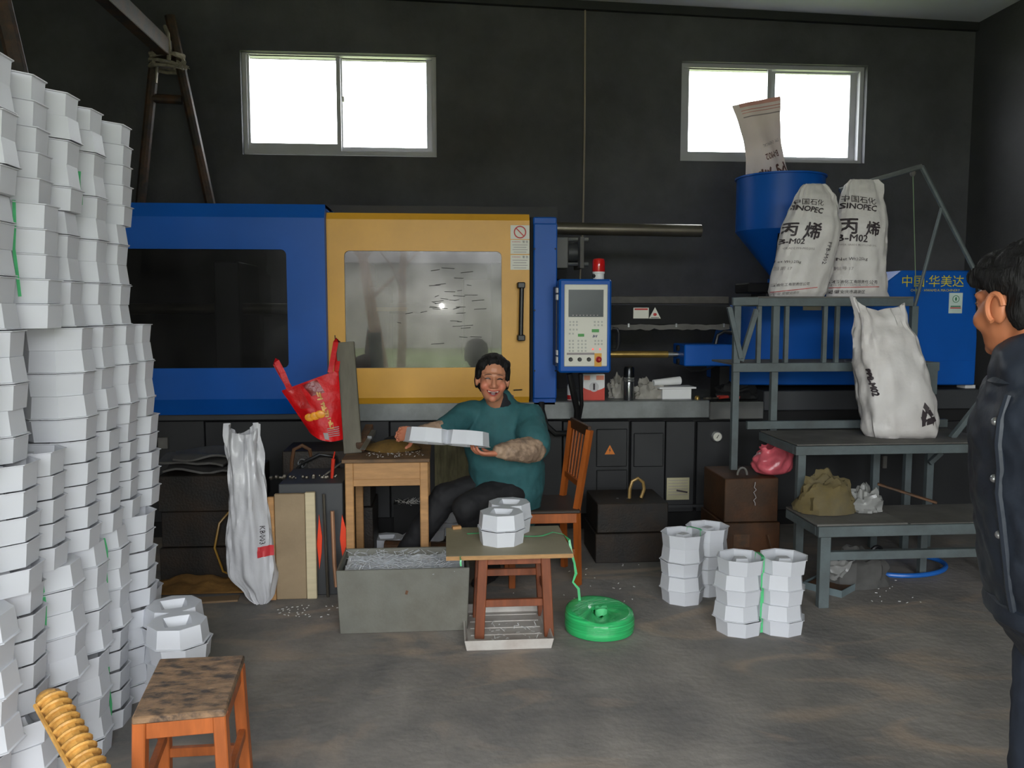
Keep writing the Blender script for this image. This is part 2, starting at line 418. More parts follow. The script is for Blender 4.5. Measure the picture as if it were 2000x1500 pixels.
m_hair = M('black_hair', (14, 13, 13), 0.65, var=0.3, scale=60, stretch=(1, 1, 0.2), bump=0.6, bscale=150, spec=0.25)
m_paper = M('white_paper', (222, 222, 222), 0.7, var=0.04)
# ================================================================== THE SETTING
XL, XR, YF, YB = -4.6, 4.68, FRONT_Y, 7.2
def ztop(x): return 4.172 - 0.024 * x
struct('floor', MB().box2((XL, YF, -0.12), (XR, YB + 0.3, 0)), m_floor)
def holed_wall(mb, y0, y1, xcuts, zcuts, holes):
    """wall across the room, cut where an opening (x0,x1,z0,z1) is; its head follows the roof"""
    for i in range(len(xcuts) - 1):
        for j in range(len(zcuts)):
            xa, xb, za = xcuts[i], xcuts[i + 1], zcuts[j]
            top = j == len(zcuts) - 1
            xm = (xa + xb) / 2; zm = za + 0.05
            if any(h[0] < xm < h[1] and h[2] < zm < h[3] for h in holes): continue
            zA, zB = (ztop(xa), ztop(xb)) if top else (zcuts[j + 1],) * 2
            vs = [(xa, y0, za), (xb, y0, za), (xb, y0, zB), (xa, y0, zA), (xa, y1, za), (xb, y1, za), (xb, y1, zB), (xa, y1, zA)]
            mb.add(vs, [(0, 1, 2, 3), (5, 4, 7, 6), (0, 4, 5, 1), (3, 2, 6, 7), (0, 3, 7, 4), (1, 5, 6, 2)])
W1 = (-1.675, -0.064, 2.856, 3.708); W2 = (2.043, 3.704, 2.84, 3.682)
b = MB(); holed_wall(b, YB, YB + 0.24, [XL, W1[0], W1[1], W2[0], W2[1], XR], [0, 2.84, 2.856, 3.682, 3.708],
                     [W1, (W2[0], W2[1], 2.84, 3.682)])
struct('wall_back', b, m_wall, fixn=False)
b = MB(); holed_wall(b, YF - 0.24, YF, [XL, DOOR_X0, DOOR_X1, XR], [0, DOOR_H], [(DOOR_X0, DOOR_X1, -1, DOOR_H)])
struct('wall_front', b, m_lwall, fixn=False)
struct('wall_right', MB().box2((XR, YF, 0), (XR + 0.24, YB, ztop(XR))), m_rwall)
struct('wall_left', MB().box2((XL - 0.24, YF, 0), (XL, YB, ztop(XL))), m_lwall)
b = MB(); b.add([(x, y, ztop(x) + dz) for dz in (0, 0.12) for x in (XL - 0.3, XR + 0.3) for y in (YF - 0.3, YB + 0.3)],
                [(0, 1, 3, 2), (4, 6, 7, 5), (0, 4, 5, 1), (2, 3, 7, 6), (0, 2, 6, 4), (1, 5, 7, 3)])
struct('ceiling', b, m_ceil)
b = MB(); b.add([(x, y, ztop(x) + z) for z in (-0.07, -0.002) for x in (XL, XR) for y in (YB - 0.05, YB - 0.001)],
                [(0, 1, 3, 2), (4, 6, 7, 5), (0, 4, 5, 1), (2, 3, 7, 6), (0, 2, 6, 4), (1, 5, 7, 3)])
struct('trim_1', b, m_dark2)
m_glass = pane_mat('window_glass', 0.94, 0.04, 0.0, 0.2)
def window(name, W, gl, gr):
    """sliding aluminium window: frame, two sashes (one behind the other), a pane in each"""
    x0, x1, z0, z1 = W; ya = YB + 0.06
    root = thing(name, None, None, (x0, ya, z0)); root['kind'] = 'structure'
    t = 0.035
    b = MB(); b.prism([(x0, z0), (x1, z0), (x1, z1), (x0, z1)], -0.12, (0, ya, 0), X_, Z_, [[(x0 + t, z0 + t), (x0 + t, z1 - t), (x1 - t, z1 - t), (x1 - t, z0 + t)]])
    part(root, 'window_frame', b, m_white_frame)
    for k, (g, yo) in enumerate(((gl, 0.02), (gr, 0.065))):
        a0, a1 = (x0 + t, g[1] + 0.035) if k == 0 else (g[0] - 0.04, x1 - t)
        zz0, zz1 = z0 + t, z1 - t
        b = MB(); b.prism([(a0, zz0), (a1, zz0), (a1, zz1), (a0, zz1)], -0.035, (0, ya + yo, 0), X_, Z_, [[(g[0], g[2]), (g[0], g[3]), (g[1], g[3]), (g[1], g[2])]])
        sh = part(root, 'sash', b, m_white_frame)
        part(sh, 'pane', MB().box2((g[0] - 0.005, ya + yo + 0.015, g[2] - 0.005), (g[1] + 0.005, ya + yo + 0.02, g[3] + 0.005)), m_glass)
    return root
def gl(x0, y0, x1, y1, Y): a, c = at(x0, (y0 + y1) / 2, Y), at((x0 + x1) / 2, y1, Y); d = at((x0 + x1) / 2, y0, Y); e = at(x1, (y0 + y1) / 2, Y); return (a.x, e.x, c.z, d.z)
w = window('window_1', W1, gl(488, 101, 657, 280, 7.28), gl(669, 109, 833, 288, 7.32))
part(w, 'latch', MB().px(668, 188, 672, 198, 7.26, 0.03), m_white)
window('window_2', W2, gl(1345, 134, 1498, 297, 7.28), gl(1513, 144, 1659, 307, 7.32))

# outside: yard in front of the doorway and behind the building
m_grass = M('yard_grass', (96, 112, 62), 0.9, var=0.35, scale=1.2, bump=0.4, bscale=12, dirt=(120, 108, 84), damt=0.6, dscale=0.5)
struct('ground', MB().box2((-40, -60, -0.5), (40, YF - 0.241, -0.02)).box2((-40, YB + 0.301, -0.5), (40, 60, -0.02)), m_grass)
m_bark = M('brown_bark', (112, 84, 62), 0.9, var=0.3, scale=6, stretch=(6, 6, 1), bump=0.5, bscale=20)
def tree(x, y, h, r, lean, label, seed):
    rnd = random.Random(seed); root = thing('bare_tree', label, 'tree', (x, y, -0.02))
    pts = [V((x + lean * i / 6 + rnd.uniform(-.05, .05), y, -0.05 + h * i / 6)) for i in range(7)]
    part(root, 'trunk', MB().tube(pts, [r * (1 - 0.11 * i) for i in range(7)], 10), m_bark)
    for i in range(8):
        k = rnd.choice((2, 3, 3, 4, 4, 5, 5, 6)); p = pts[k]; a = rnd.uniform(0, 2 * PI)
        q = p + V((math.cos(a), math.sin(a), 0.9)) * rnd.uniform(.5, 1.1); e = q + V((math.cos(a + .5), math.sin(a), 1.0)) * rnd.uniform(.4, 1)
        part(root, 'branch', MB().tube([p, q, e], [r * .4, r * .25, r * .08], 6), m_bark)
tree(-0.95, -6.6, 6.0, 0.10, 0.15, 'slim bare tree mirrored in the yellow door pane, nearer and upright', 3)
tree(-1.45, -8.0, 5.5, 0.16, -0.9, 'thicker leaning bare tree mirrored in the yellow door pane', 5)
b = MB().box2((-9, -24, -0.1), (14, -23, 3.4)); root = thing('house', 'long pale house across the yard, mirrored in the yellow door pane', 'house', (2, -23, -0.1))
part(root, 'wall', b, M('pale_render', (150, 146, 138), 0.9, var=0.1, scale=.5))
part(root, 'roof', MB().prism([(-1.2, 3.4), (1.8, 3.4), (.3, 4.6)], 24, (-9.5, -23.8, 0), (0, 1, 0), Z_), M('grey_tile', (96, 92, 90), 0.9))

# ================================================================== THE MOULDING MACHINE
m_pane = pane_mat('guard_pane', 0.38, 0.034, 0.045, 0.21)
m_pane2 = pane_mat('dark_guard_pane', 0.55, 0.012, 0.014, 0.35)
YM = 5.6
mach = thing('injection_moulding_machine', 'long blue and yellow injection moulding machine along the back wall', 'machine', (1.0, 6.1, 0))
def P(name, mb, mat, parent=mach, **k): return part(parent, name, mb, mat, **k)
def cover(x0, ytop, yb0, yb1, x1, ybot, Y, hole, mat, name, bev=0.05):
    """sheet-metal guard: front sheet with a window opening, top and bottom folded back"""
    c, W, H = face_frame(x0, yb0, x1, yb1, Y)
    zt, zb = at((x0 + x1) / 2, ytop, Y).z, at((x0 + x1) / 2, ybot, Y).z
    xa, xb = c.x - W / 2, c.x + W / 2; z1, z0 = c.z + H / 2, c.z - H / 2
    b = MB()
    hc, hw, hh = face_frame(*hole, Y)
    hl = list(reversed(rrect(hc.x - hw / 2, hc.z - hh / 2, hc.x + hw / 2, hc.z + hh / 2, 0.035)))
    b.prism([(xa, z0), (xb, z0), (xb, z1), (xa, z1)], -0.03, (0, Y, 0), X_, Z_, [hl])
    def fold(za, zc, yc):
        vs = [(x, y, z) for x in (xa, xb) for (y, z) in ((Y, za), (yc, zc), (yc + .03, zc), (Y + .03, za))]
        b.add(vs, [(0, 1, 2, 3), (7, 6, 5, 4), (0, 4, 5, 1), (1, 5, 6, 2), (2, 6, 7, 3), (3, 7, 4, 0)])
    fold(z1, zt, Y + bev); fold(z0, zb, Y + bev)
    b.box2((xa, Y + bev, zb), (xa + .02, Y + bev + .3, zt)); b.box2((xb - .02, Y + bev, zb), (xb, Y + bev + .3, zt))
    b.box2((xa, Y + bev, zt - .02), (xb, Y + bev + 0.75, zt))
    o = P(name, b, mat, fixn=False)
    return o, (hc, hw, hh)
gl_, h1 = cover(120, 395, 425, 782, 640, 812, 5.52, (200, 487, 563, 720), m_blue, 'clamp_guard')
part(gl_, 'window_pane', MB().box2((h1[0].x - h1[1] / 2 - .01, 5.535, h1[0].z - h1[2] / 2 - .01), (h1[0].x + h1[1] / 2 + .01, 5.545, h1[0].z + h1[2] / 2 + .01)), m_pane2)
dr, h2 = cover(638, 416, 431, 778, 1036, 793, YM, (675, 491, 981, 719), m_yellow, 'safety_door', 0.03)
hx0, hx1, hz0, hz1 = h2[0].x - h2[1] / 2, h2[0].x + h2[1] / 2, h2[0].z - h2[2] / 2, h2[0].z + h2[2] / 2
part(dr, 'window_pane', MB().box2((hx0 - .01, YM + .012, hz0 - .01), (hx1 + .01, YM + .022, hz1 + .01)), m_pane)
# worn scratches: fine dark scores in the acrylic
b = MB(); rs = random.Random(4)
for i in range(42):
    x = rs.gauss(0.02, .17); z = rs.gauss(1.56, .12); L_ = rs.uniform(.02, .09)
    if hx0 + .1 < x < hx1 - .1 and hz0 + .05 < z < hz1 - .05:
        b.bar((x, YM + .0108, z), (x + L_, YM + .0108, z + rs.uniform(-.006, .01)), .002, .0035)
sc = part(dr, 'scratches', b, m_blackmat); sc['kind'] = 'stuff'
# handle on the yellow door
hd = P('door_handle', MB().tube([at(1019, 556, YM - .06), at(1017, 660, YM - .06)], .016, 10), m_black, dr)
b = MB()
for y0 in (551, 654): b.px(1011, y0, 1026, y0 + 12, YM - .08, .08)
part(dr, 'handle_bracket', b, m_black, bevel=.006)['kind'] = 'stuff'
# warning placards
for k, (y0, y1) in enumerate(((440, 467), (468.5, 496), (498, 527))):
    c, W, H = face_frame(997, y0, 1034, y1, YM)
    b = MB(); b.box(c + V((0, -.002, 0)), (W, .004, H)); fn = flatfn(c, X_, Z_, (0, -.0046, 0))
    if k == 0:
        b.prism(circle(0, 0, .042, 28), .001, c + V((0, -.0052, 0)), X_, Z_, [list(reversed(circle(0, 0, .034, 28)))], mi=1)
        b.bar(c + V((-.026, -.0048, .026)), c + V((.026, -.0048, -.026)), .001, .007, up=(0, 0, 1), mi=1)
    else:
        text(b, 'WARNING', fn, w=W * .45, cx=-W * .2, cy=H * .36, mi=1); text(b, '警 告', fn, w=W * .3, cx=W * .28, cy=H * .36, mi=2)
        for q in range(4): b.box(c + V((0, -.0046, H * (.14 - .17 * q))), (W * (.8 - .13 * (q % 2)), .001, .0035), mi=3)
    part(dr, 'warning_placard', b, [m_cream, m_red, m_print, m_printgrey])
b = MB().tube([at(1003, 762, YM - .01), at(1020, 761, YM - .02)], .004, 6); part(dr, 'door_pin', b, m_black)
# blue pillar right of the door
b = MB().px(1042, 436, 1088, 779, YM - .01, .55); zt = at(1065, 423, YM).z; zb = at(1065, 793, YM).z
xa, xb = at(1042, 600, YM - .01).x, at(1088, 600, YM - .01).x
b.box2((xa, YM + .02, zb), (xb, YM + .54, zt))
st = P('blue_pillar', b, m_blue, bevel=.008)
for y in (486, 606, 724):
    for x in (1044, 1085): part(st, 'screw', MB().lathe([(.006, 0), (.006, .005), (.003, .007)], at(x, y, YM - .01), 8, Matrix.Rotation(PI / 2, 3, 'X')), m_black)
P('gap_strip', MB().px(1036, 424, 1042, 790, YM + .03, .2), m_blackmat)  # matt black strip filling the gap between door and pillar
# inside the guards: platens, tie bars, mould halves
b = MB().px(120, 400, 1088, 800, 6.55, .06); P('rear_guard', b, m_dark2)
P('end_plate', MB().px(130, 420, 160, 800, 5.75, .8), m_dark2)
for (x0, x1, mt) in ((655, 722, M('rusted_platen', (122, 88, 56), .6, var=.25, scale=4)), (960, 1030, m_plate), (420, 470, m_dark)):
    P('platen', MB().px(x0, 510, x1, 770, 5.85, .6), mt, bevel=.01)
for yy in (603, 735):
    P('tie_bar', MB().tube([at(170, yy, 5.95), at(1030, yy, 5.95)], .04, 12), m_dsteel)
P('mould_half', MB().px(722, 560, 760, 730, 5.9, .45), m_plate, bevel=.008); P('mould_half', MB().px(905, 545, 960, 740, 5.9, .45), m_dsteel, bevel=.008)
P('ejector_beam', MB().px(735, 600, 795, 608, 5.83, .03), M('brass_bar', (196, 166, 96), .35, metal=.6))
# bed and base
P('bed', MB().px(640, 785, 1386, 820, 5.62, .95), m_bed, bevel=.006)
P('bed', MB().px(120, 800, 640, 822, 5.62, .95), m_dark, bevel=.006)
e = P('bed_end', MB().px(1386.5, 785, 1492, 819, 5.615, .95), M('polished_bed_end', (150, 152, 150), .15, metal=.7, var=.2, scale=3), bevel=.006)
P('bed_rail', MB().px(1492, 762, 1960, 800, 5.66, .9), m_dark, bevel=.006)
def panel(x0, x1, y0=823, zb=0.12, Y=5.66, mt=m_dark2):
    a, c = at(x0, 850, Y), at(x1, 850, Y); zt = at((x0 + x1) / 2, y0, Y).z
    return P('base_panel', MB().box2((a.x, Y, zb), (c.x, Y + .04, zt)), mt, bevel=.004)
for x0, x1 in ((120, 258), (260, 399), (401, 640), (642, 760), (762, 898), (900, 1098), (1100, 1229), (1233, 1299), (1301, 1357), (1362, 1498), (1500, 1716), (1718, 1950)): panel(x0, x1)
for x0, y0, x1, y1 in ((1165, 838, 1225, 912), (1238, 846, 1296, 912), (1165, 918, 1225, 985)):
    P('raised_door', MB().px(x0, y0, x1, y1, 5.645, .02), m_dark2, bevel=.006)
a, c = at(120, 900, 5.72), at(1950, 900, 5.72)
P('plinth', MB().box2((a.x, 5.72, 0), (c.x, 6.5, .13)), m_blackmat); P('base_core', MB().box2((a.x, 5.71, .13), (c.x, 6.5, .9)), m_blackmat)
P('skirt_rail', MB().px(1301, 986, 1398, 991, 5.64, .03), m_dark)
b = MB().lathe([(.042, 0), (.042, .02), (.034, .026)], at(1399, 852, 5.66), 24, Matrix.Rotation(PI / 2, 3, 'X'))
g = P('pressure_gauge', b, m_steel); c = at(1399, 852, 5.66)
part(g, 'dial', MB().lathe([(.03, .0262), (.03, .028)], c, 20, Matrix.Rotation(PI / 2, 3, 'X')), m_cream)
part(g, 'needle', MB().bar(c + V((-.006, -.03, -.01)), c + V((.008, -.03, .014)), .002, .004), m_black)
c = at(1191, 879, 5.645)
m_org = M('orange_warning', (226, 128, 40), .5)
b = MB().prism([(-.036, -.03), (.036, -.03), (0, .036)], .003, c, X_, Z_); b.prism([(-.004, -.02), (.007, .002), (.001, .002), (.005, .02), (-.008, -.002), (-.001, -.002)], .002, c + V((0, -.003, 0)), X_, Z_, mi=1)
P('voltage_sign', b, [m_org, m_print])
c, W, H = face_frame(1302, 933, 1346, 976, 5.645); b = MB().box(c, (W, .004, H))
for q in range(6): b.box(c + V((0, -.0025, H * (.38 - .13 * q))), (W * .86, .001, .004), mi=1)
b.box(c + V((W * .18, -.0025, -H * .12)), (W * .5, .0012, .012), Matrix.Rotation(.2, 3, 'Y'), mi=2)
P('rating_plate', b, [M('tarnished_plate', (176, 170, 138), .5, var=.15), m_printgrey, m_print])
for (x0, y0, x1, y1) in ((308, 855, 327, 877), (420, 902, 429, 917), (1725, 891, 1733, 915)): P('door_latch', MB().px(x0, y0, x1, y1, 5.63, .03), m_plate, bevel=.003)

# --- control panel on its arm
YC = 5.32
cp = P('control_panel', MB().px(1092, 545, 1194, 728, YC, .12), m_blue, bevel=.012, label='tilted blue control box beside the yellow door')
c, W, H = face_frame(1102, 556, 1186, 716, YC)
part(cp, 'face_plate', MB().box(c + V((0, -.004, 0)), (W, .012, H)), m_cream, bevel=.004)
c2, W2_, H2 = face_frame(1110, 566, 1178, 619, YC)
b = MB().box(c2 + V((0, -.011, 0)), (W2_, .006, H2))
for i in range(8): b.box(c2 + V((W2_ * (-.37 + .1 * i), -.0145, -H2 * .44)), (.008, .001, .006), mi=1)
part(cp, 'screen', b, [M('unlit_screen', (58, 66, 68), .25, var=.1), m_printgrey])
b = MB()
for (x0, y0, nx, ny, sx, sy) in ((1112, 627, 3, 2, 6.5, 6), (1112, 642, 3, 1, 6.5, 6), (1111, 650, 2, 1, 6.5, 6), (1111, 664, 2, 4, 6.5, 6.6), (1128, 664, 3, 4, 7, 6.6), (1160, 627, 3, 2, 7, 6.5), (1161, 664, 3, 2, 6.3, 6.3)):
    for i in range(nx):
        for j in range(ny): b.px(x0 + i * sx, y0 + j * sy, x0 + i * sx + 3.4, y0 + j * sy + 3.4, YC - .0115, .003)
part(cp, 'keypad', b, M('keypad_grey', (176, 176, 168), .5))['kind'] = 'stuff'
for r in ((1156, 643, 1170, 649), (1129, 652, 1141, 657.5)): part(cp, 'green_button', MB().px(*r, YC - .014, .006), M('green_key', (70, 150, 70), .45))
b = MB()
for i, (dx, hh) in enumerate(((-.012, .02), (-.003, .014), (.008, .018))): b.bar(at(1162, 657, YC) + V((dx - .003, -.0125, -hh / 3)), at(1162, 657, YC) + V((dx + .003, -.0125, hh / 2)), .002, .005)
part(cp, 'logo', b, M('dark_blue_print', (40, 40, 90), .5))['kind'] = 'stuff'
for x in (1158, 1172): part(cp, 'indicator_light', MB().ball(at(x, 682, YC - .012), .006, n=8, m=6), M('red_led', (230, 120, 110), .3, emit=(255, 90, 80), est=.9))
part(cp, 'label_strip', MB().px(1107, 689, 1161, 693, YC - .0115, .003), m_printgrey)
for x in (1114.5, 1132, 1150): part(cp, 'knob', MB().lathe([(.014, 0), (.013, .012), (.009, .02), (.009, .026)], at(x, 702, YC - .01), 16, Matrix.Rotation(PI / 2, 3, 'X')), m_black)
part(cp, 'stop_plate', MB().px(1161, 690, 1175, 716, YC - .0125, .004), m_yellow)
sb = part(cp, 'stop_button', MB().lathe([(.02, 0), (.02, .006), (.014, .008), (.015, .024), (.008, .03)], at(1169, 702, YC - .012), 18, Matrix.Rotation(PI / 2, 3, 'X')), M('stop_red', (176, 30, 34), .35))
b = MB().tube([at(1196, 642, YC + .06), at(1205, 643, YC + .05), at(1208, 650, YC + .05), at(1207, 675, YC + .05), at(1204, 683, YC + .05), at(1195, 684, YC + .06)], .012, 8)
part(cp, 'grip', b, m_black)
for y0, y1 in ((562, 572), (575, 586), (684, 694), (697, 709)): part(cp, 'hinge', MB().px(1087, y0, 1093, y1, YC + .05, .06), m_white, bevel=.003)
P('panel_arm', MB().px(1086, 560, 1097, 715, YC + .11, .24), m_black)
bc = P('beacon_base', MB().lathe([(.036, 0), (.036, .035), (.04, .04), (.04, .05)], at(1169, 546, YC + .06), 20), m_white)
c = at(1169, 546, YC + .06); part(bc, 'beacon_lens', MB().lathe([(.04, .05), (.042, .055), (.041, .12), (.036, .132), (.02, .138)], c, 20), M('red_lens', (190, 22, 22), .15, coat=.5))
part(bc, 'beacon_plug', MB().ball(c + V((-.034, -.02, .022)), .012, n=10, m=6), m_black)
b = MB().tube([at(1112, 730, 5.38), at(1118, 760, 5.4), at(1127, 800, 5.45), at(1126, 828, 5.5), at(1112, 846, 5.55), at(1085, 847, 5.57), at(1066, 830, 5.58), at(1058, 800, 5.6), at(1058, 786, 5.62)], .021, 10)
P('cable_hose', b, m_black)
b = MB().tube([at(1133, 730, 5.4), at(1136, 790, 5.45), at(1128, 835, 5.52), at(1110, 852, 5.6)], .014, 8); P('cable_hose', b, m_black)

# --- clamp ejector end right of the pillar, injection unit
P('tie_bar', MB().tube([at(1080, 446, 6.1), at(1369, 451, 6.1)], .046, 16), m_dsteel)
P('core_block', MB().px(1086, 463, 1110, 524, 5.95, .3), M('grey_casting', (96, 96, 94), .5, var=.1), bevel=.006)
fl1 = P('core_flange', MB().px(1133, 462, 1141, 524, 5.9, .3), m_plate, bevel=.004)
P('core_cylinder', MB().tube([at(1108, 494, 6.05), at(1134, 494, 6.05)], .07, 16), m_dark)
for y in (468, 516): part(fl1, 'core_rod', MB().tube([at(1108, y, 6.0), at(1149, y, 6.0)], .014, 8), m_steel)
P('spill_block', MB().px(1088, 526, 1106, 545, 5.9, .2), m_blackmat)
P('carriage_rail', MB().px(1150, 579, 1424, 593, 6.2, .1), M('rail_grey', (70, 66, 60), .5, var=.2, scale=20, stretch=(1, 1, 1)), bevel=.004)
br = P('barrel_cover', MB().px(1150, 596, 1428, 636, 6.0, .3), m_blackmat, bevel=.01)
b = MB(); rs = random.Random(2); n = 30
top = [at(1150 + 275 * i / n, 634 + rs.uniform(-1.5, 1.5), 5.98) for i in range(n + 1)]; bot = [at(1150 + 275 * i / n, 643 + rs.uniform(-2.5, 2.5), 5.975) for i in range(n + 1)]
b.add(top + bot, [(i, i + 1, n + 2 + i, n + 1 + i) for i in range(n)])
part(br, 'insulation_edge', b, m_plate, solid=.012)
c, W, H = face_frame(1237, 601, 1267, 622, 5.99); b = MB().box(c, (W, .004, H)); b.box(c + V((0, -.0025, H * .36)), (W * .86, .001, H * .15), mi=1); part(br, 'caution_label', b, [m_cream, m_red])
c = at(1279, 612, 5.99); b = MB().prism([(-.044, -.038), (.044, -.038), (0, .044)], .004, c, X_, Z_); b.ball(c + V((0, -.005, -.008)), (.014, .002, .011), mi=1, n=10, m=6); b.box(c + V((0, -.005, -.031)), (.06, .001, .004), mi=2)
part(br, 'hot_surface_sign', b, [m_cream, m_red, m_print])
for x in (1228, 1321, 1414): part(br, 'bolt', MB().px(x - 1.5, 632, x + 1.5, 639, 5.975, .02), m_steel)
P('injection_cylinder', MB().tube([at(1150, 692, 5.95), at(1304, 692, 5.95)], .025, 14), m_brass)
P('piston_rod', MB().tube([at(1302, 692, 5.95), at(1342, 692, 5.95)], .017, 12), m_steel)
b = MB()
for y in (680, 706): b.tube([at(1322, y, 5.92), at(1345, y, 5.92)], .022, 8)
P('cylinder_clamp', b, m_blackmat)
P('nozzle_guard', MB().px(1337, 673, 1432, 715, 5.78, .3), m_blue, bevel=.008)
P('support_foot', MB().px(1405, 716, 1424, 786, 5.85, .2), m_blackmat)
b = MB().tube([at(1398, 672, 5.9), at(1402, 655, 5.9), at(1414, 648, 5.9), at(1440, 652, 5.9)], .014, 8); P('oil_hose', b, m_black)
b = MB().tube([at(1340, 718, 5.8), at(1352, 725, 5.8), at(1372, 724, 5.8), at(1395, 716, 5.82)], .007, 6); P('wire', b, m_black)
P('carriage_block', MB().px(1462, 552, 1506, 572, 6.05, .3), m_blackmat, bevel=.01)
pts = [(1440, 752), (1440, 716), (1476, 597), (1560, 585), (1728, 554), (1762, 528), (1906, 528), (1909, 660), (1904, 752)]
O = at(1600, 650, 5.7); q2 = [((at(x, y, 5.7) - O).x, (at(x, y, 5.7) - O).z) for x, y in pts]
inj = P('injection_cover', MB().prism(q2, -.7, O, X_, Z_), m_blue, bevel=.008)
part(inj, 'fold_strip', MB().px(1786, 705, 1903, 709, 5.694, .01), m_blue)
m_gold = M('yellow_lettering', (206, 190, 40), .5)
b = MB(); fn = flatfn(at(1822, 549, 5.7), X_, Z_, (0, -.004, 0)); text(b, '中国·华美达', fn, w=.46, res=2); part(inj, 'lettering', b, m_gold)
b = MB(); text(b, 'CHINA · HWAMDA MACHINERY', flatfn(at(1826, 567, 5.7), X_, Z_, (0, -.004, 0)), w=.37, res=1); part(inj, 'lettering', b, m_gold)
c, W, H = face_frame(1853, 572, 1879, 612, 5.7); b = MB().box(c + V((0, -.002, 0)), (W, .004, H))
b.prism(circle(0, H * .2, .026), .001, c + V((0, -.004, 0)), X_, Z_, [list(reversed(circle(0, H * .2, .022)))], mi=1); b.ball(c + V((0, -.005, H * .2)), (.007, .001, .014), n=8, m=5, mi=1)
b.box(c + V((0, -.0045, -H * .16)), (W * .75, .001, H * .05), mi=1); b.box(c + V((0, -.0045, -H * .24)), (W * .8, .001, H * .05), mi=2); part(inj, 'approval_sticker', b, [M('pale_sticker', (196, 214, 206), .5), M('sticker_green', (40, 110, 70), .5), m_red])
c, W, H = face_frame(1568, 598, 1604, 606, 5.7); part(inj, 'name_strip', MB().box(c + V((0, -.003, 0)), (W, .006, H)), M('tan_strip', (168, 160, 140), .5))
P('cover_foot', MB().px(1885, 752, 1905, 760, 5.75, .1), m_white)
# hopper
hc = V((at(1523, 400, 6.2).x, 6.2, 0)); zr, zc, zb = at(1443, 346, 6.2).z, at(1443, 452, 6.2).z, at(1515, 546, 6.2).z; R0 = .322
b = MB(); pr = [(R0 + .012, zr - .012), (R0 + .012, zr), (R0 - .004, zr), (R0 - .004, zc), (.05, zb + .02)]
b.lathe([(.06, zb), (.06, zb + .03), (R0, zc), (R0, zr - .014), (R0 + .012, zr - .012), (R0 + .012, zr), (R0 - .006, zr), (R0 - .006, zc), (.05, zb + .03), (.05, zb)], hc, 40, cap=False)
hop = P('hopper', b, m_blue)
a0 = math.atan2(-0.95, -0.28); p1 = V((hc.x, 6.2, 0)) + V((math.cos(a0), math.sin(a0), 0)) * (R0 - .035) + V((0, 0, zc - .05)); p2 = V((hc.x, 6.2, 0)) + V((math.cos(a0), math.sin(a0), 0)) * .125 + V((0, 0, zb + .11))
part(hop, 'sight_frame', MB().bar(p1 + (p1 - p2) * .05, p2 - (p1 - p2) * .05, .075, .03, up=(math.cos(a0), math.sin(a0), .8)), m_blackmat)
part(hop, 'sight_glass', MB().bar(p1 + V((0, -.012, -.02)), p2 + V((0, -.012, .02)), .03, .03, up=(math.cos(a0), math.sin(a0), .8)), M('sight_tube', (170, 160, 148), .4))
P('hopper_throat', MB().lathe([(.075, zb - .12), (.075, zb + .005)], hc, 16), m_blue)
P('throat_block', MB().box(V((hc.x, 6.2, zb - .2)), (.3, .3, .18)), m_dark)
P('throat_post', MB().box(V((hc.x, 6.2, (zb + .7) / 2)), (.24, .24, zb - .9)), m_dark)
# ================================================================== WHITE TWIN TRAYS
TH = 0.074                                            # tray height
def tray_mesh():
    """two eight-sided cells joined end to end, open on top, flanged rim, a hollow post rising in each cell"""
    b = MB()
    RO, CX, NK = .1135, .1035, .025                     # cell radius (corner), cell centre, half width of the neck
    def outline(k, z):
        # one cell's outline at scale k, going round from the neck to the neck
        pts = [(CX + RO * k * math.cos(a), RO * k * math.sin(a), z) for a in [math.radians(q) for q in (-135, -90, -45, 0, 45, 90, 135)]]
        return [(0, -NK * k, z)] + pts + [(0, NK * k, z)]
    for s in (1, -1):
        fx = lambda q: [(s * x, y, z) for x, y, z in q]
        rings = [outline(.93, 0), outline(1.0, TH - .005), outline(1.055, TH - .0035), outline(1.055, TH - .001)]
        def R9(rx, ry, z):
            a = [math.radians(q) for q in (-168, -135, -90, -45, 0, 45, 90, 135, 168)]
            return [(CX + rx * max(-.9, min(.9, 1.2 * math.cos(q))), ry * max(-.9, min(.9, 1.2 * math.sin(q))), z) for q in a]
        inner = [R9(.062, .056, .0), R9(.034, .028, .05), R9(.030, .024, .062)]
        seq = [rings[3], rings[2], rings[1], rings[0], inner[0], inner[1], inner[2]]
        vs = [p for r in seq for p in fx(r)]; fs = []
        for i in range(len(seq) - 1):
            for j in range(9):
                if i < 3 and j == 8: continue          # the neck the two cells share stays open
                fs.append((i * 9 + j, i * 9 + (j + 1) % 9, (i + 1) * 9 + (j + 1) % 9, (i + 1) * 9 + j))
        fs.append(tuple(len(seq) * 9 - 9 + j for j in range(9)))
        if s < 0: fs = [tuple(reversed(f)) for f in fs]
        b.add(vs, fs)
    return mesh_of(b, 'twin_tray', m_tray, fixn=False, solid=-.0016, angle=20)
TRAY = tray_mesh()
ORD = ['topmost', 'second', 'third', 'fourth', 'fifth', 'sixth', 'seventh', 'eighth']
TRAYGROUP = 'white twin trays'
def put_tray(x, y, z, yaw, flip, label, tiltx=0.0, tilty=0.0, group=TRAYGROUP):
    o = bpy.data.objects.new('twin_tray', TRAY); COL.objects.link(o)
    o.location = (x, y, z + (TH if flip else 0)); o.rotation_euler = Euler((PI * flip + tiltx, tilty, yaw), 'XYZ')
    return tag(o, label, 'tray', group)
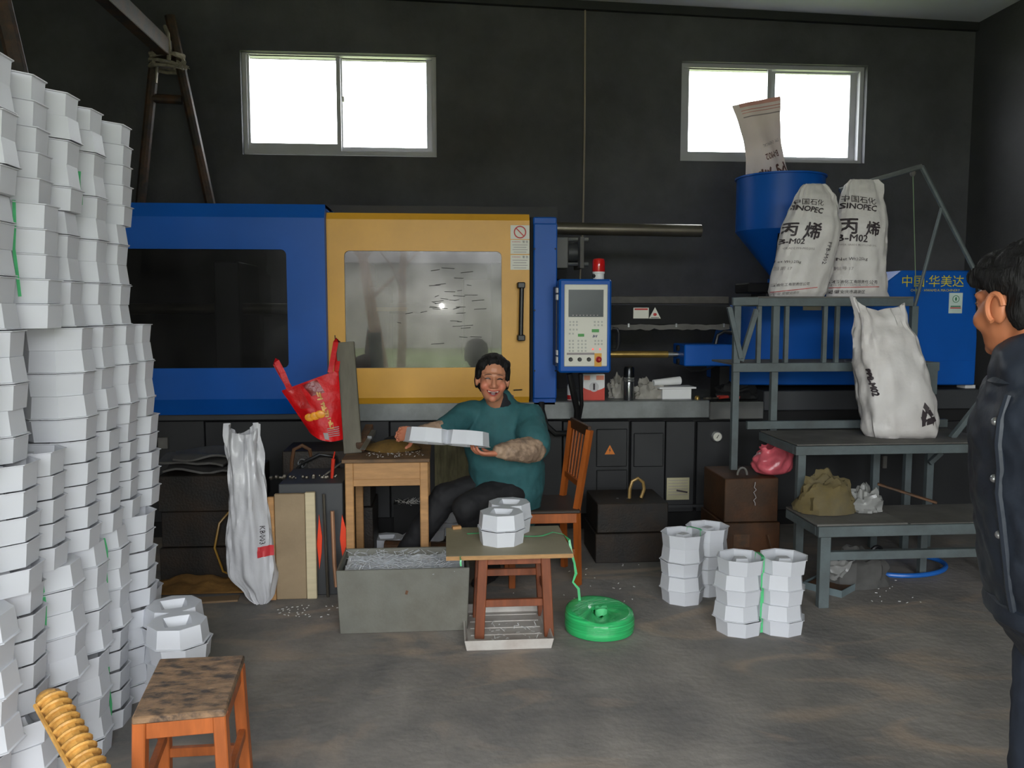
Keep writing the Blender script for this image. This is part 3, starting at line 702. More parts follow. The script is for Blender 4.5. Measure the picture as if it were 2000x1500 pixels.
def ribbon(pts, w, normal):
    """thin flat strap through pts"""
    b = MB(); pts = [V(p) for p in pts]
    vs = []
    for i, p in enumerate(pts):
        d = (pts[min(i + 1, len(pts) - 1)] - pts[max(i - 1, 0)]).normalized(); nn = V(normal[i] if isinstance(normal, list) else normal)
        s = d.cross(nn)
        s = s.normalized() if s.length > 1e-4 else V((1, 0, 0))
        vs += [p + s * w / 2, p - s * w / 2]
    b.add(vs, [(2 * i, 2 * i + 1, 2 * i + 3, 2 * i + 2) for i in range(len(pts) - 1)])
    return b
rt = random.Random(11)
def bundle(x, y, z, yaw, n, pattern, where, jit=.006, strap=True, straplabel=None):
    """n trays one on another, tied with a green strap round the waist; pattern: flips from the top down"""
    out = []
    for i in range(n):                                # i = 0 is the top one
        fl_ = pattern[i]
        out.append(put_tray(x + rt.uniform(-jit, jit), y + rt.uniform(-jit, jit), z + (n - 1 - i) * (TH + .0005), yaw + rt.uniform(-.035, .035), fl_, f'white twin tray, {ORD[i]} in {where}'))
    if strap:
        c, s = math.cos(yaw), math.sin(yaw); H = n * (TH + .0005)
        W = lambda ax, ay, az: V((x + ax * c - ay * s, y + ax * s + ay * c, z + az))
        # up the near notch, over the open top, down the far notch
        yn = .045
        top = H + .004 if True else 0
        pts = [W(0, -yn, .002), W(0, -yn, H * .5), W(0, -yn, H), W(0, -.03, top), W(0, .03, top), W(0, yn, H), W(0, yn, H * .5), W(0, yn, .002)]
        nr = [W(0, -1, 0) - W(0, 0, 0)] * 3 + [(0, 0, 1)] * 2 + [W(0, 1, 0) - W(0, 0, 0)] * 3
        r = solo('strap', ribbon(pts, .016, nr), m_green, straplabel or f'green plastic strap round {where}', 'strap', loc=(x, y, z), group='green tray straps', solid=.0012)
    return out
UD = [0, 1, 0, 1, 0]; DU = [1, 0, 1, 0, 1]; UU = [0] * 5
# --- the tall stack on the left: five tiers of tied bundles in piles running away from the camera
XC = -1.309                                           # centres of the cells that face the aisle
tiers = [                                             # bottom tier first: (distance, shift toward the aisle) of each pile
    [(1.99, .03), (2.215, .02), (2.44, .035), (2.67, .0), (2.885, .015), (3.11, .0), (3.33, .005), (3.56, -.03)],
    [(2.02, .015), (2.25, .03), (2.475, .0), (2.70, .02), (2.92, .01), (3.14, .0), (3.37, .02)],
    [(1.98, .0), (2.20, -.01), (2.43, .02), (2.65, .0), (2.87, .01), (3.09, .0), (3.30, -.01), (3.51, .0)],
    [(2.0, .0), (2.22, .01), (2.44, .0), (2.87, .015), (3.08, .0), (3.27, .005), (3.475, .0)],
    [(1.99, .01), (2.21, .0), (2.435, -.01), (2.66, .01), (2.86, -.01), (3.06, .0), (3.26, .0)],
    [(1.98, .0), (2.20, .01), (2.42, .015), (2.65, .0), (2.855, .005), (3.075, -.005), (3.30, .005)],
]
pats = [UD, DU, UU, UD, DU, UD]
pile = ['nearest', 'second', 'third', 'fourth', 'fifth', 'sixth', 'seventh', 'eighth']; lay = ['lowest', 'second-lowest', 'third-lowest', 'third-highest', 'second-highest', 'highest']
for t, row in enumerate(tiers):
    for k, (yc, dx) in enumerate(row):
        yaw = math.radians(-22.5 if t % 2 else 22.5) + rt.uniform(-.03, .03)
        zt = t * (5 * (TH + .0005) + .001); pat = pats[t] if rt.random() < .75 else UU
        bundle(XC + dx - .1035 * math.cos(yaw), yc - .1035 * math.sin(yaw), zt, yaw, 5, pat, f'{pile[k]} pile, {lay[t]} tier of tall stack', jit=.004, strap=False)
# green straps showing in the creases between the piles
for n_, (t, k, f0, f1) in enumerate(((5, 4, .1, .4), (4, 2, .25, 1.0), (3, 1, .0, .5), (2, 1, .3, .9), (1, 4, .5, .95), (1, 2, .5, .9), (0, 4, .2, .7), (0, 2, .0, .3))):
    yc, dx = tiers[t][k]; z0 = t * .374; x = XC + dx + .066; y = yc + .121
    pts = [V((x + .004 * math.sin(q * 1.7 + n_), y + .004 * math.cos(q * 2.1), z0 + .372 * (f0 + (f1 - f0) * q / 4))) for q in range(5)]
    solo('strap', ribbon(pts, .009, (.7, -.7, 0)), m_green, f'green plastic strap in the crease after the {pile[k]} pile, {lay[t]} tier of tall stack', 'strap', group='green tray straps', solid=.0012)
# low piles standing at its foot
for i in range(5): put_tray(-1.06 + rt.uniform(-.005, .005), 3.245 + rt.uniform(-.005, .005), (4 - i) * (TH + .0005), .40 + rt.uniform(-.05, .05) + PI / 2, 1 if i in (0, 2, 4) else 0, f'white twin tray, {ORD[i]} in the low pile at the foot of tall stack')
# --- two strapped bundles on the floor
A_ = [bundle(1.505, 3.80, 0, -.03, 5, UD, 'strapped bundle on the floor, front one', jit=.009)]
bundle(1.335, 4.30, 0, .62, 5, UD, 'strapped bundle on the floor, rear one', jit=.009)
# --- small table with two trays, tape, shallow tray below
TZ = .43; T0 = fl(861, 1092, TZ); T1 = fl(1105, 1102, TZ)
tb = thing('small_table', 'low plywood-topped table with red-brown legs standing in a shallow white tray', 'table', (.28, 3.95, .008))
xa, xb, ya, yb = -.005, .58, 3.70, 4.20
tp = part(tb, 'table_top', MB().box2((xa, ya, TZ - .02), (xb, yb, TZ)), m_ply, bevel=.002)
part(tp, 'edge_strip', MB().box2((xa, ya - .002, TZ - .0195), (xb, ya, TZ - .0005)), m_plyedge)
LX = (at(939, 1170, 3.79).x, at(1069, 1170, 3.79).x); LY = (3.79, 4.06)
for x in LX:
    for y in LY: part(tb, 'leg', MB().bar((x + (.012 if x < .3 else -.012), y, TZ - .02), (x - (.008 if x < .3 else -.008), y, .008), .045, .045, up=(0, 1, 0)), m_brownred, bevel=.003)
for y, z in ((LY[0] + .01, .17), (LY[1], .235), (LY[0] + .27, .36)): part(tb, 'stretcher', MB().bar((LX[0], y, z), (LX[1], y, z), .02, .035), m_brownred, bevel=.002)
for x in LX: part(tb, 'stretcher', MB().bar((x, LY[0], .2), (x, LY[1], .2), .02, .035), m_brownred, bevel=.002)
for y in LY: part(tb, 'apron', MB().bar((LX[0], y, TZ - .045), (LX[1], y, TZ - .045), .02, .05), m_brownred, bevel=.002)
put_tray(.29, 4.025, TZ + TH + .001, PI / 2 - .26, 1, 'white twin tray, upside-down upper one of two on the plywood table', group=TRAYGROUP)
put_tray(.288, 4.02, TZ, PI / 2 - .25, 0, 'white twin tray, lower one of two on the plywood table', group=TRAYGROUP)
c = fl(892, 1034, TZ); solo('wood_offcut', MB().box(c + V((0, .01, .008)), (.045, .03, .016), Matrix.Rotation(.2, 3, 'Z')), m_desk, 'small wood offcut at the left edge of the plywood table', 'wood', bevel=.002)
# green strap lying over the table and down to the roll
def zz(p): return V(p)
pts = [fl(915, 1043, TZ + .004), fl(925, 1041, TZ + .012), fl(935, 1044, TZ + .004)]
r1 = fl(1030, 1046, TZ + .004)
pts = [fl(912, 1042, TZ + .003), fl(935, 1041, TZ + .003), fl(980, 1047, TZ + .003), fl(1022, 1047, TZ + .003), fl(1045, 1047, TZ + .006), fl(1060, 1046, TZ + .012), fl(1080, 1039, TZ + .015), fl(1100, 1043, TZ + .012), at(1112, 1055, 4.06), at(1115, 1075, 4.05), at(1122, 1100, 4.03), at(1125, 1120, 4.0), at(1119, 1137, 4.0), at(1130, 1150, 3.98), at(1133, 1182, 3.93), at(1150, 1184, 3.9), at(1157, 1190, 3.88), at(1158, 1203, 3.86)]
nr = [(0, 0, 1)] * 8 + [(.3, -1, .2), (-.4, -1, .1), (.7, -1, 0), (-.2, -1, .3), (.8, -.8, 0), (-.4, -1, 0), (.3, -1, .5), (0, -.6, 1), (.7, -.7, .3), (.8, -.6, 0)]
solo('loose_strap', ribbon(pts, .014, nr), m_green, 'loose green strap running over the plywood table down to the green roll', 'strap', solid=.001)
pts = [at(900, 1094, 3.694), at(899.5, 1100, 3.69), at(900.5, 1106, 3.69)]
solo('strap_end', ribbon([fl(899, 1087, TZ + .003), fl(899, 1090, TZ + .003)] + pts, .008, [(0, 0, 1), (0, -.5, 1), (0, -1, 0), (0, -1, 0), (0, -1, 0)]), m_green, 'short green strap end hanging over the front edge of the plywood table', 'strap', solid=.001)
# shallow tray under the table
def open_tray(mb, x0, x1, y0, y1, h, t, flare=.01, z0=0.0):
    b = [(x0, y0), (x1, y0), (x1, y1), (x0, y1)]; o = [(x0 - flare, y0 - flare), (x1 + flare, y0 - flare), (x1 + flare, y1 + flare), (x0 - flare, y1 + flare)]
    i_ = [(x0 - flare + t, y0 - flare + t), (x1 + flare - t, y0 - flare + t), (x1 + flare - t, y1 + flare - t), (x0 - flare + t, y1 + flare - t)]; bi = [(x0 + t, y0 + t), (x1 - t, y0 + t), (x1 - t, y1 - t), (x0 + t, y1 - t)]
    vs = [(*p, z0) for p in b] + [(*p, z0 + h) for p in o] + [(*p, z0 + h) for p in i_] + [(*p, z0 + t) for p in bi]
    fs = [(3, 2, 1, 0), (12, 13, 14, 15)]
    for k in range(3):
        for j in range(4): fs.append((k * 4 + j, k * 4 + (j + 1) % 4, k * 4 + 4 + (j + 1) % 4, k * 4 + 4 + j))
    return mb.add(vs, fs)
m_dirtywhite = M('dirty_white_tray', (196, 192, 186), .55, var=.08, scale=5, dirt=(128, 104, 92), damt=.5, dscale=4)
st_ = thing('shallow_tray', 'shallow dirty white tray on the floor under the plywood table', 'tray', (.28, 3.86, 0))
part(st_, 'tray_shell', open_tray(MB(), .085, .475, 3.655, 4.12, .05, .007), m_dirtywhite, bevel=.002)
for i in range(5): part(st_, 'ridge', MB().box((.28, 3.74 + .085 * i, .0085), (.34, .02, .004)), m_dirtywhite)
b = MB(); rs = random.Random(8)
def shavings(b, x0, x1, y0, y1, z, n, L_=.03, up=.02):
    for _ in range(n):
        p = V((rs.uniform(x0, x1), rs.uniform(y0, y1), z + rs.uniform(0, up))); a = rs.uniform(0, 2 * PI); l = rs.uniform(.3, 1) * L_
        d = V((math.cos(a), math.sin(a), rs.uniform(-.3, .5))) * l
        b.bar(p, p + d, rs.uniform(.002, .006), .0012)
shavings(b, .2, .44, 3.7, 3.95, .012, 40, .03, .004)
solo('plastic_scraps', b, m_white, 'white plastic scraps lying in the shallow tray', 'scraps', kind='stuff')
# --- green tape roll
cx, cy = at(1169, 1225, 3.86).x, 3.86
roll = thing('tape_roll', 'fat roll of shiny green strapping tape on the floor beside the small table', 'roll', (cx, cy, 0))
prof = [(.03, .012), (.05, .0), (.15, .0), (.166, .006), (.17, .03), (.169, .075), (.163, .098), (.15, .106), (.11, .104), (.06, .098), (.034, .09), (.03, .08)]
b = MB(); n = 48
for i, (r, z) in enumerate(prof):
    pass
def rollfn(u, v):
    k = v * (len(prof) - 1); i = min(int(k), len(prof) - 2); f = k - i; r = prof[i][0] * (1 - f) + prof[i + 1][0] * f; z = prof[i][1] * (1 - f) + prof[i + 1][1] * f
    a = u * 2 * PI; wob = 1 + .03 * math.sin(a + 1) * (r / .17); dent = .012 * math.exp(-((a - 4.5) / .5) ** 2) if z > .08 else 0
    return V((cx + r * wob * math.cos(a), cy + r * wob * math.sin(a), z * (1 + .12 * math.sin(a - .6)) - dent))
b.grid(rollfn, n, 34, closeu=True); part(roll, 'windings', b, m_coil, angle=60)
part(roll, 'inner_loop', ribbon([(cx + .03 * math.cos(a) + .012, cy + .026 * math.sin(a), .092 + .006 * math.sin(3 * a)) for a in [i * .45 for i in range(14)]], .035, [(math.cos(i * .45), math.sin(i * .45), 0) for i in range(14)]), m_green, solid=.001)

# ================================================================== GREY BIN AND SHAVINGS
bn = thing('scrap_bin', 'open grey sheet-metal bin of white plastic shavings on the floor', 'bin', (-.21, 4.08, 0))
b = MB(); x0, x1, y0, y1, h = -.515, .095, 3.90, 4.25, .315; fr = .02
b = open_tray(MB(), x0, x1, y0, y1, h, .012, .012); part(bn, 'bin_shell', b, m_bin, bevel=.003)
part(bn, 'chip_mark', MB().box((-.195, y0 - .0075, .2), (.012, .002, .02), Matrix.Rotation(.3, 3, 'Y')), m_rust)
b = MB(); b.grid(lambda u, v: V((x0 + .01 + (x1 - x0 - .02) * u, y0 + .02 + (y1 - y0 - .04) * v, .255 + .03 * v + .02 * noise.noise((u * 5, v * 5, 1)))), 16, 12)
shavings(b, x0 + .03, x1 - .05, y0 + .03, y1 - .03, .27, 420, .06, .04)
solo('plastic_shavings', b, M('pale_shavings', (204, 208, 214), .4, var=.1), 'white plastic shavings filling the grey bin', 'shavings', kind='stuff')

# ================================================================== STOOL
s = thing('wooden_stool', 'old orange wooden stool with stained dark seat in the foreground', 'stool', (-.76, 2.42, 0))
fA, fB, fC, fD = fl(256, 1402, .45), fl(440, 1386, .45), fl(478, 1279, .45), fl(312, 1286, .45)
b = MB(); vs = [q for q in (fA, fB, fC, fD)] ; b.add([q - V((0, 0, .022)) for q in vs] + vs, [(3, 2, 1, 0), (4, 5, 6, 7), (0, 1, 5, 4), (1, 2, 6, 5), (2, 3, 7, 6), (3, 0, 4, 7)])
part(s, 'seat', b, m_stooltop, bevel=.004)
cen = (fA + fB + fC + fD) / 4
def ins(q, k): return cen + (q - cen) * k
legs = []
for q in (fA, fB, fC, fD):
    t_ = ins(q, .86) - V((0, 0, .022)); f = ins(q, .98); f.z = 0
    legs.append((t_, f)); part(s, 'leg', MB().bar(t_, f, .036, .036, up=(0, 1, 0)), m_orange, bevel=.003)
for i in range(4):
    a, c = legs[i], legs[(i + 1) % 4]
    for k, w in ((.055, .055), (.62, .03)):
        if k > .1: k = .52 if i % 2 else .66
        part(s, 'apron' if w > .04 else 'stretcher', MB().bar(a[0].lerp(a[1], k), c[0].lerp(c[1], k), .02, w), m_orange, bevel=.002)
# rattan rod leaning on the stack
p0, p1 = at(98, 1364, 2.30), at(176, 1500, 2.10); d = (p1 - p0).normalized(); L_ = p0.z / -d.z
rr = thing('rattan_rod', 'golden rattan-wrapped rod leaning against the white stack beside the stool', 'rod', p0 + d * L_)
b = MB().tube([p0 + d * (L_ * i / 10) for i in range(11)], .030, 10); part(rr, 'core', b, m_rattan)
_, sd, up_ = frame(d)
k = int(L_ / .03)
for i in range(k):
    c = p0 + d * (.015 + .03 * i); pts = [c + (sd * math.cos(a) + up_ * math.sin(a)) * .0285 + d * (.007 * math.sin(a)) for a in [2 * PI * j / 14 for j in range(14)]]
    part(rr, 'wrapping', MB().tube(pts, .0135, 8, closed=True, flat=.45), m_rattan)
part(rr, 'binding_strip', MB().tube([p0 + d * (L_ * i / 10) + sd * .030 + V((0, -.018, 0)) for i in range(11)], .006, 6), m_rattan)
part(rr, 'cap', MB().ball(p0, (.036, .036, .026), n=12, m=8), m_rattan)

# ================================================================== DESK WITH POST, RED BAG
dk = thing('wooden_desk', 'worn pale wooden desk with deep apron beside the seated person', 'desk', (-.42, 4.65, 0))
dz = .755; xa, xb, ya, yb = at(673, 900, 4.42).x, at(836, 900, 4.42).x, 4.42, 4.95
part(dk, 'desk_top', MB().box2((xa - .015, ya - .015, dz - .02), (xb + .01, yb, dz)), M('cluttered_desk_top', (112, 84, 56), .7, var=.3, scale=8, dirt=(48, 44, 40), damt=.8, dscale=5), bevel=.003)
b = MB(); za, zb = at(750, 948, 4.43).z, dz - .02
part(dk, 'apron', MB().box2((xa + .03, ya + .012, za), (xb - .03, ya + .03, zb)), m_desk, bevel=.003)
part(dk, 'apron', MB().box2((xa + .012, ya + .03, za), (xa + .03, yb - .03, zb)), m_desk); part(dk, 'apron', MB().box2((xb - .03, ya + .03, za), (xb - .012, yb - .03, zb)), m_desk)
part(dk, 'apron_rail', MB().box2((xa + .03, ya + .006, za - .003), (xb - .03, ya + .012, za + .035)), m_desk, bevel=.002)
for x in (xa, xb - .045):
    for y in (ya, yb - .05): part(dk, 'leg', MB().box2((x, y, 0), (x + .045, y + .045, dz - .02)), m_desk, bevel=.004)
# clutter on the desk
post = thing('plank_post', 'tall grey plank standing on the left end of the desk', 'plank', at(690, 872, 4.62))
pt, pb = at(674, 668, 4.66), at(690, 880, 4.62); pb.z = dz + .0
part(post, 'plank', MB().bar(pb, pt, .10, .035, up=(0, 1, 0)), M('grey_plank', (98, 94, 82), .75, var=.15, scale=6, stretch=(6, 6, 1), bump=.15), bevel=.003)
tp = at(657, 667, 4.66)
part(post, 'nail', MB().tube([tp + V((.02, 0, 0)), tp + V((-.005, -.01, .004)), tp + V((-.006, -.01, .035))], .003, 6), m_black)
solo('wood_bar', MB().bar(at(703, 874, 4.6), at(722, 836, 4.85), .045, .05), m_rust, 'dirty dark wooden bar lying on the desk beside the plank', 'wood', bevel=.003)
b = MB(); c = at(765, 858, 4.72); c.z = dz
b.grid(lambda u, v: c + V((math.cos(u * 2 * PI) * .17 * v, math.sin(u * 2 * PI) * .12 * v, .05 * (1 - v ** 2) + .012 * v * noise.noise((u * 6, v * 3, 2)) + .006)), 24, 8, closeu=True)
solo('cloth_pad', b, M('ochre_cloth', (112, 84, 36), .85, var=.3, scale=14, bump=.4, bscale=40), 'ochre cloth pad lying crumpled on the desk top', 'cloth', solid=.004)
b = MB(); shavings(b, xa + .1, xb - .03, 4.45, 4.62, dz + .002, 46, .014, .004); b2 = b
solo('plastic_crumbs', b, m_white, 'white plastic crumbs scattered on the desk top', 'crumbs', kind='stuff')
solo('chisel', MB().bar(at(708, 878, 4.5), at(722, 855, 4.66), .03, .004).bar(at(722, 855, 4.66), at(730, 843, 4.75), .026, .022), m_steel, 'steel scraper lying on the desk beside the wooden bar', 'tool', bevel=.001)
b = MB(); c = at(782, 848, 4.86); c.z = dz + .03; b.ball(c, (.10, .05, .03), n=14, m=8)
solo('dark_rag', b, m_blackmat, 'dark rag heap on the desk behind the ochre cloth', 'rag')
# red shopping bag
rb = thing('red_bag', 'glossy red shopping bag hanging tilted from the plank above the desk', 'bag', at(610, 868, 4.6))
A, B, C, D = at(550, 763, 4.6), at(661, 722, 4.6), at(670, 858, 4.6), at(630, 870, 4.6)
E_ = at(580, 815, 4.6)
def bagfn(u, v):
    L0 = A.lerp(at(606, 846, 4.6), v); R0_ = B.lerp(C, v); p = L0.lerp(R0_, u)
    p.z += -.02 * math.sin(u * PI) * v; bul = .05 * math.sin(u * PI) ** .7 * (.35 + .65 * v) + .012 * noise.noise((u * 5, v * 6, 3))
    return p + V((0, -bul, 0))
b = MB(); b.grid(bagfn, 18, 18); part(rb, 'front_panel', b, m_redbag, solid=.003, angle=60)
b = MB(); b.grid(lambda u, v: (lambda q, f: V((q.x, 2 * 4.6 - f.y + .0, q.z)))(bagfn(u, v), bagfn(u, v)), 18, 18); part(rb, 'back_panel', b, m_redbag, solid=.003, angle=60)
def onbag(u, v, off=.004): return bagfn(min(max(u, 0), 1), min(max(v, 0), 1)) + V((0, -off, 0))
m_maroon = M('maroon_gloss', (120, 14, 18), .3, var=.3, scale=9, spec=.4, bump=.5, bscale=30)
m_goldp = M('gold_print', (206, 160, 88), .4, var=.3, scale=40)
b = MB(); b.grid(lambda u, v: onbag(.36 + .26 * u + .1 * v, .03 + .22 * v), 8, 8, mi=0)
part(rb, 'printed_patch', b, m_maroon, solid=.0008)
b = MB(); b.grid(lambda u, v: onbag(.10 + .22 * u + .06 * v, .05 + .38 * v), 8, 8); part(rb, 'printed_patch', b, M('bright_red_gloss', (184, 36, 36), .3, spec=.4, var=.3, bump=.8, bscale=24), solid=.0008)
b = MB(); rsg = random.Random(6)
for i in range(4):                                    # column of gold characters, too blurred to read
    u0, v0 = .60 + .05 * i, .30 + .15 * i
    for k in range(7):
        du, dv, hz = rsg.uniform(-.045, .045), rsg.uniform(-.05, .05), rsg.random() < .5
        b.bar(onbag(u0 + du - (.04 if hz else 0), v0 + dv - (0 if hz else .04), .006), onbag(u0 + du + (.04 if hz else .01), v0 + dv + (0 if hz else .04), .006), .0015, .007)
part(rb, 'gold_print', b, m_goldp)['kind'] = 'stuff'
b = MB()
for i in range(3): b.ball(onbag(.28 + .13 * i, .60 - .02 * i, .006), (.028, .004, .022), n=10, m=6)
part(rb, 'printed_picture', b, M('orange_print', (226, 148, 36), .4, var=.3, scale=30))['kind'] = 'stuff'
b = MB()
for i in range(5): b.bar(onbag(.63, .80 + .03 * i, .005), onbag(.93, .80 + .03 * i, .005), .001, .004)
part(rb, 'small_print', b, m_printgrey)['kind'] = 'stuff'
b = MB(); b.grid(lambda u, v: onbag(.50 + .13 * u, .86 + .11 * v, .006), 3, 3); part(rb, 'label_sticker', b, m_printgrey, solid=.0008)
part(rb, 'handle', ribbon([at(566, 762, 4.585), at(552, 728, 4.57), at(540, 706, 4.58), at(536, 704, 4.60), at(538, 710, 4.62), at(552, 735, 4.62), at(566, 758, 4.615)], .03, [(0.2, -1, 0)] * 3 + [(-1, 0, .3)] + [(0, 1, 0)] * 3), m_redbag, solid=.003)
part(rb, 'handle', ribbon([at(645, 728, 4.585), at(650, 700, 4.60), at(656, 668, 4.635), at(658, 664, 4.655), at(660, 668, 4.665), at(660, 700, 4.645), at(657, 726, 4.615)], .028, [(0, -1, 0)] * 3 + [(1, 0, .3)] + [(0, 1, 0)] * 3), m_redbag, solid=.003)

# ================================================================== LEFT CORNER: MOULDS, EMPTY SACK
def mould(name, label, x0, x1, y0, y1, h, mat=m_mould, rot=0, splits=2):
    """steel mould block of stacked plates with grooves and sockets"""
    cx, cy = (x0 + x1) / 2, (y0 + y1) / 2; r = thing(name, label, 'mould', (cx, cy, 0)); Rz = Matrix.Rotation(rot, 3, 'Z')
    def W(x, y, z): return V((cx, cy, 0)) + Rz @ V((x - cx, y - cy, z))
    zs = [0] + [h * (i + 1) / splits for i in range(splits)]
    for i in range(splits):
        b = MB(); ins_ = .0 if i % 2 == 0 else .012
        b.box(W(cx, cy, (zs[i] + zs[i + 1]) / 2), (x1 - x0 - 2 * ins_, y1 - y0 - 2 * ins_, zs[i + 1] - zs[i] - .003), Rz); part(r, 'plate', b, mat, bevel=.004)
    return r, W
r, W = mould('mould_block', 'large dark oily mould block left of the white sack, under grey sheets', -1.62, -1.10, 4.72, 5.2, .62, splits=3)
part(r, 'hose', MB().tube([W(-1.22, 4.71, .42), W(-1.27, 4.66, .36), W(-1.30, 4.66, .22), W(-1.26, 4.67, .08), W(-1.2, 4.70, .04)], .006, 6), M('amber_hose', (150, 112, 40), .4))
part(r, 'rust_streak', MB().box(W(-1.2, 4.718, .3), (.03, .004, .3), Matrix.Rotation(.1, 3, 'Y')), m_rust)
for i, (dx, dy, w_, rot) in enumerate(((-.02, 0, .40, .1), (-.05, .01, .42, -.15), (.0, .02, .38, .25))):
    b = MB(); zc_ = .622 + .035 * i
    b.grid(lambda u, v: V((-1.40 + dx + (u - .5) * w_ * math.cos(rot) - (v - .5) * .34 * math.sin(rot), 4.95 + dy + (u - .5) * w_ * math.sin(rot) + (v - .5) * .34 * math.cos(rot), zc_ + .03 * noise.noise((u * 2.5 + i, v * 2.5, i)) + .02 - .06 * max(0, u - .75))), 12, 10)
    solo('folded_sheet', b, M('grey_sheeting', (84, 82, 80), .7, var=.2, scale=6), f'grey crumpled sheet on the left mould block, {["lowest", "middle", "uppermost"][i]} of three', 'sheet', group='grey sheets on mould', solid=.012)
b = MB(); c = at(400, 1160, 4.62); c.z = .0
b.grid(lambda u, v: V((c.x - .27 + .52 * u, 4.50 + .26 * v, .012 + .05 * math.sin(PI * v) * (.6 + .8 * noise.noise((u * 5, v * 4, 7))) * math.sin(PI * u) ** .5)), 20, 12)
solo('ochre_rag', b, M('ochre_rag', (118, 84, 38), .85, var=.3, scale=12, bump=.4, bscale=40), 'dirty ochre rag on the floor before the left mould block', 'rag', solid=.01)
solo('cardboard_scrap', MB().box(V((at(415, 1176, 4.4).x, 4.42, .006)), (.26, .08, .01), Matrix.Rotation(.1, 3, 'Z')), M('cardboard', (132, 108, 82), .8), 'flat cardboard strip on the floor left of the white sack', 'cardboard')
def sackfn(x_of, prof, n_exp, wr, seed, lean=V((0, 0, 0)), base=V((0, 0, 0)), yaw=0.0):
    """prof: (v, half width, half depth, x offset, y offset); returns pt(angle, v, off) and front(x, z, off)"""
    H_ = x_of; Rz = Matrix.Rotation(yaw, 3, 'Z')
    def ev(v):
        v = min(max(v, 0), 1)
        for i in range(len(prof) - 1):
            if v <= prof[i + 1][0]:
                f = (v - prof[i][0]) / max(1e-6, prof[i + 1][0] - prof[i][0]); f = f * f * (3 - 2 * f)
                return [prof[i][k] * (1 - f) + prof[i + 1][k] * f for k in range(1, 5)]
        return prof[-1][1:]
    def pt(a, v, off=0.0):
        A_, B_, ox, oy = ev(v); c, s_ = math.cos(a), math.sin(a)
        x = A_ * math.copysign(abs(c) ** (2 / n_exp), c); y = B_ * math.copysign(abs(s_) ** (2 / n_exp), s_)
        w = wr * (noise.noise((c * 3 + seed, s_ * 3, v * 4)) + .6 * noise.noise((c * 7, s_ * 7 + seed, v * 9))) * min(1, .25 + min(A_, B_) * 6) * (1 + 5 * max(0, v - .72) ** 1.0) + wr * max(0, v - .7) * 3 * noise.noise((c * 11, s_ * 11 + seed, v * 5))
        nx, ny = c / max(A_, .02), s_ / max(B_, .02); L = math.hypot(nx, ny); nx, ny = nx / L, ny / L
        p = V((ox + x + nx * (w + off), oy + y + ny * (w + off), v * H_))
        return base + Rz @ (p + lean * v)
    def front(x, z, off=.004):
        v = z / H_; A_, B_, ox, oy = ev(v); t = min(max((x - ox) / max(A_, .01), -1), 1)
        c = math.copysign(abs(t) ** (n_exp / 2), t); return pt(-math.acos(min(max(c, -1), 1)), v, off)
    return pt, front
def sack_mesh(pt, nu=40, nv=30, capb=True, vmax=1.0, capt=False):
    b = MB(); b.grid(lambda u, v: pt(u * 2 * PI, v * vmax), nu, nv, closeu=True)
    if capb: b.f.append(list(range(nu - 1, -1, -1))); b.mi.append(0); b.sm.append(True)
    if capt: b.f.append([(nv - 1) * nu + i for i in range(nu)]); b.mi.append(0); b.sm.append(True)
    return b
# empty standing sack
base = V((at(492, 1190, 4.33).x - .0, 4.36, 0))
es = thing('empty_sack', 'empty white woven sack standing creased between two mould blocks', 'sack', base)
Hs = at(480, 838, 4.36).z
prof = [(0, .03, .02, .04, 0), (.04, .07, .03, .03, 0), (.18, .125, .05, -.01, 0), (.35, .12, .055, -.015, 0), (.6, .095, .055, -.02, .01), (.85, .08, .05, -.03, .02), (.95, .08, .035, -.035, .02), (1, .078, .03, -.035, .02)]
pt, front = sackfn(Hs, prof, 2.2, .03, 3, base=base)
b = MB()
def espt(u, v):
    a = u * 2 * PI; p = pt(a, v); fold = (.016 * math.sin(a * 2 + 2.5 * v) + .014 * noise.noise((math.cos(a) * 2.5, math.sin(a) * 2.5, v * 3.5)) + .008 * math.sin(a * 5 - 4 * v)) * (1 if v > .1 else v * 10); z = 0
    if v > .93: p.z += .03 * math.sin(2 * a + 1) * (v - .93) / .07
    return p + V((0, fold, 0)) + V((fold * .4, 0, 0))
b.grid(espt, 64, 44, closeu=True); b.f.append(list(range(63, -1, -1))); b.mi.append(0); b.sm.append(True); m_sack2 = M('pale_empty_sack', (196, 196, 200), .35, var=.08, scale=5, bump=.35, bscale=22, coat=.15)
part(es, 'bag', b, m_sack2, angle=60)
def esfront(x, z, off=.012):
    best = None
    for i in range(24):
        a = PI + PI * i / 23; p = espt(a / (2 * PI), z / Hs)
        if best is None or abs(p.x - base.x - x) < best[0]: best = (abs(p.x - base.x - x), p)
    q = best[1].copy(); q.y -= off; q.x = base.x + x; return q
b = MB(); text(b, 'KB003', lambda x, y: esfront(.068 + y, .38 - x), h=.026, res=1)
part(es, 'lettering', b, m_print)
b = MB(); b.grid(lambda u, v: esfront(.045 + .075 * u, .265 + .055 * v, .008), 8, 6); part(es, 'red_band', b, M('faded_red', (200, 60, 66), .45), solid=.001)
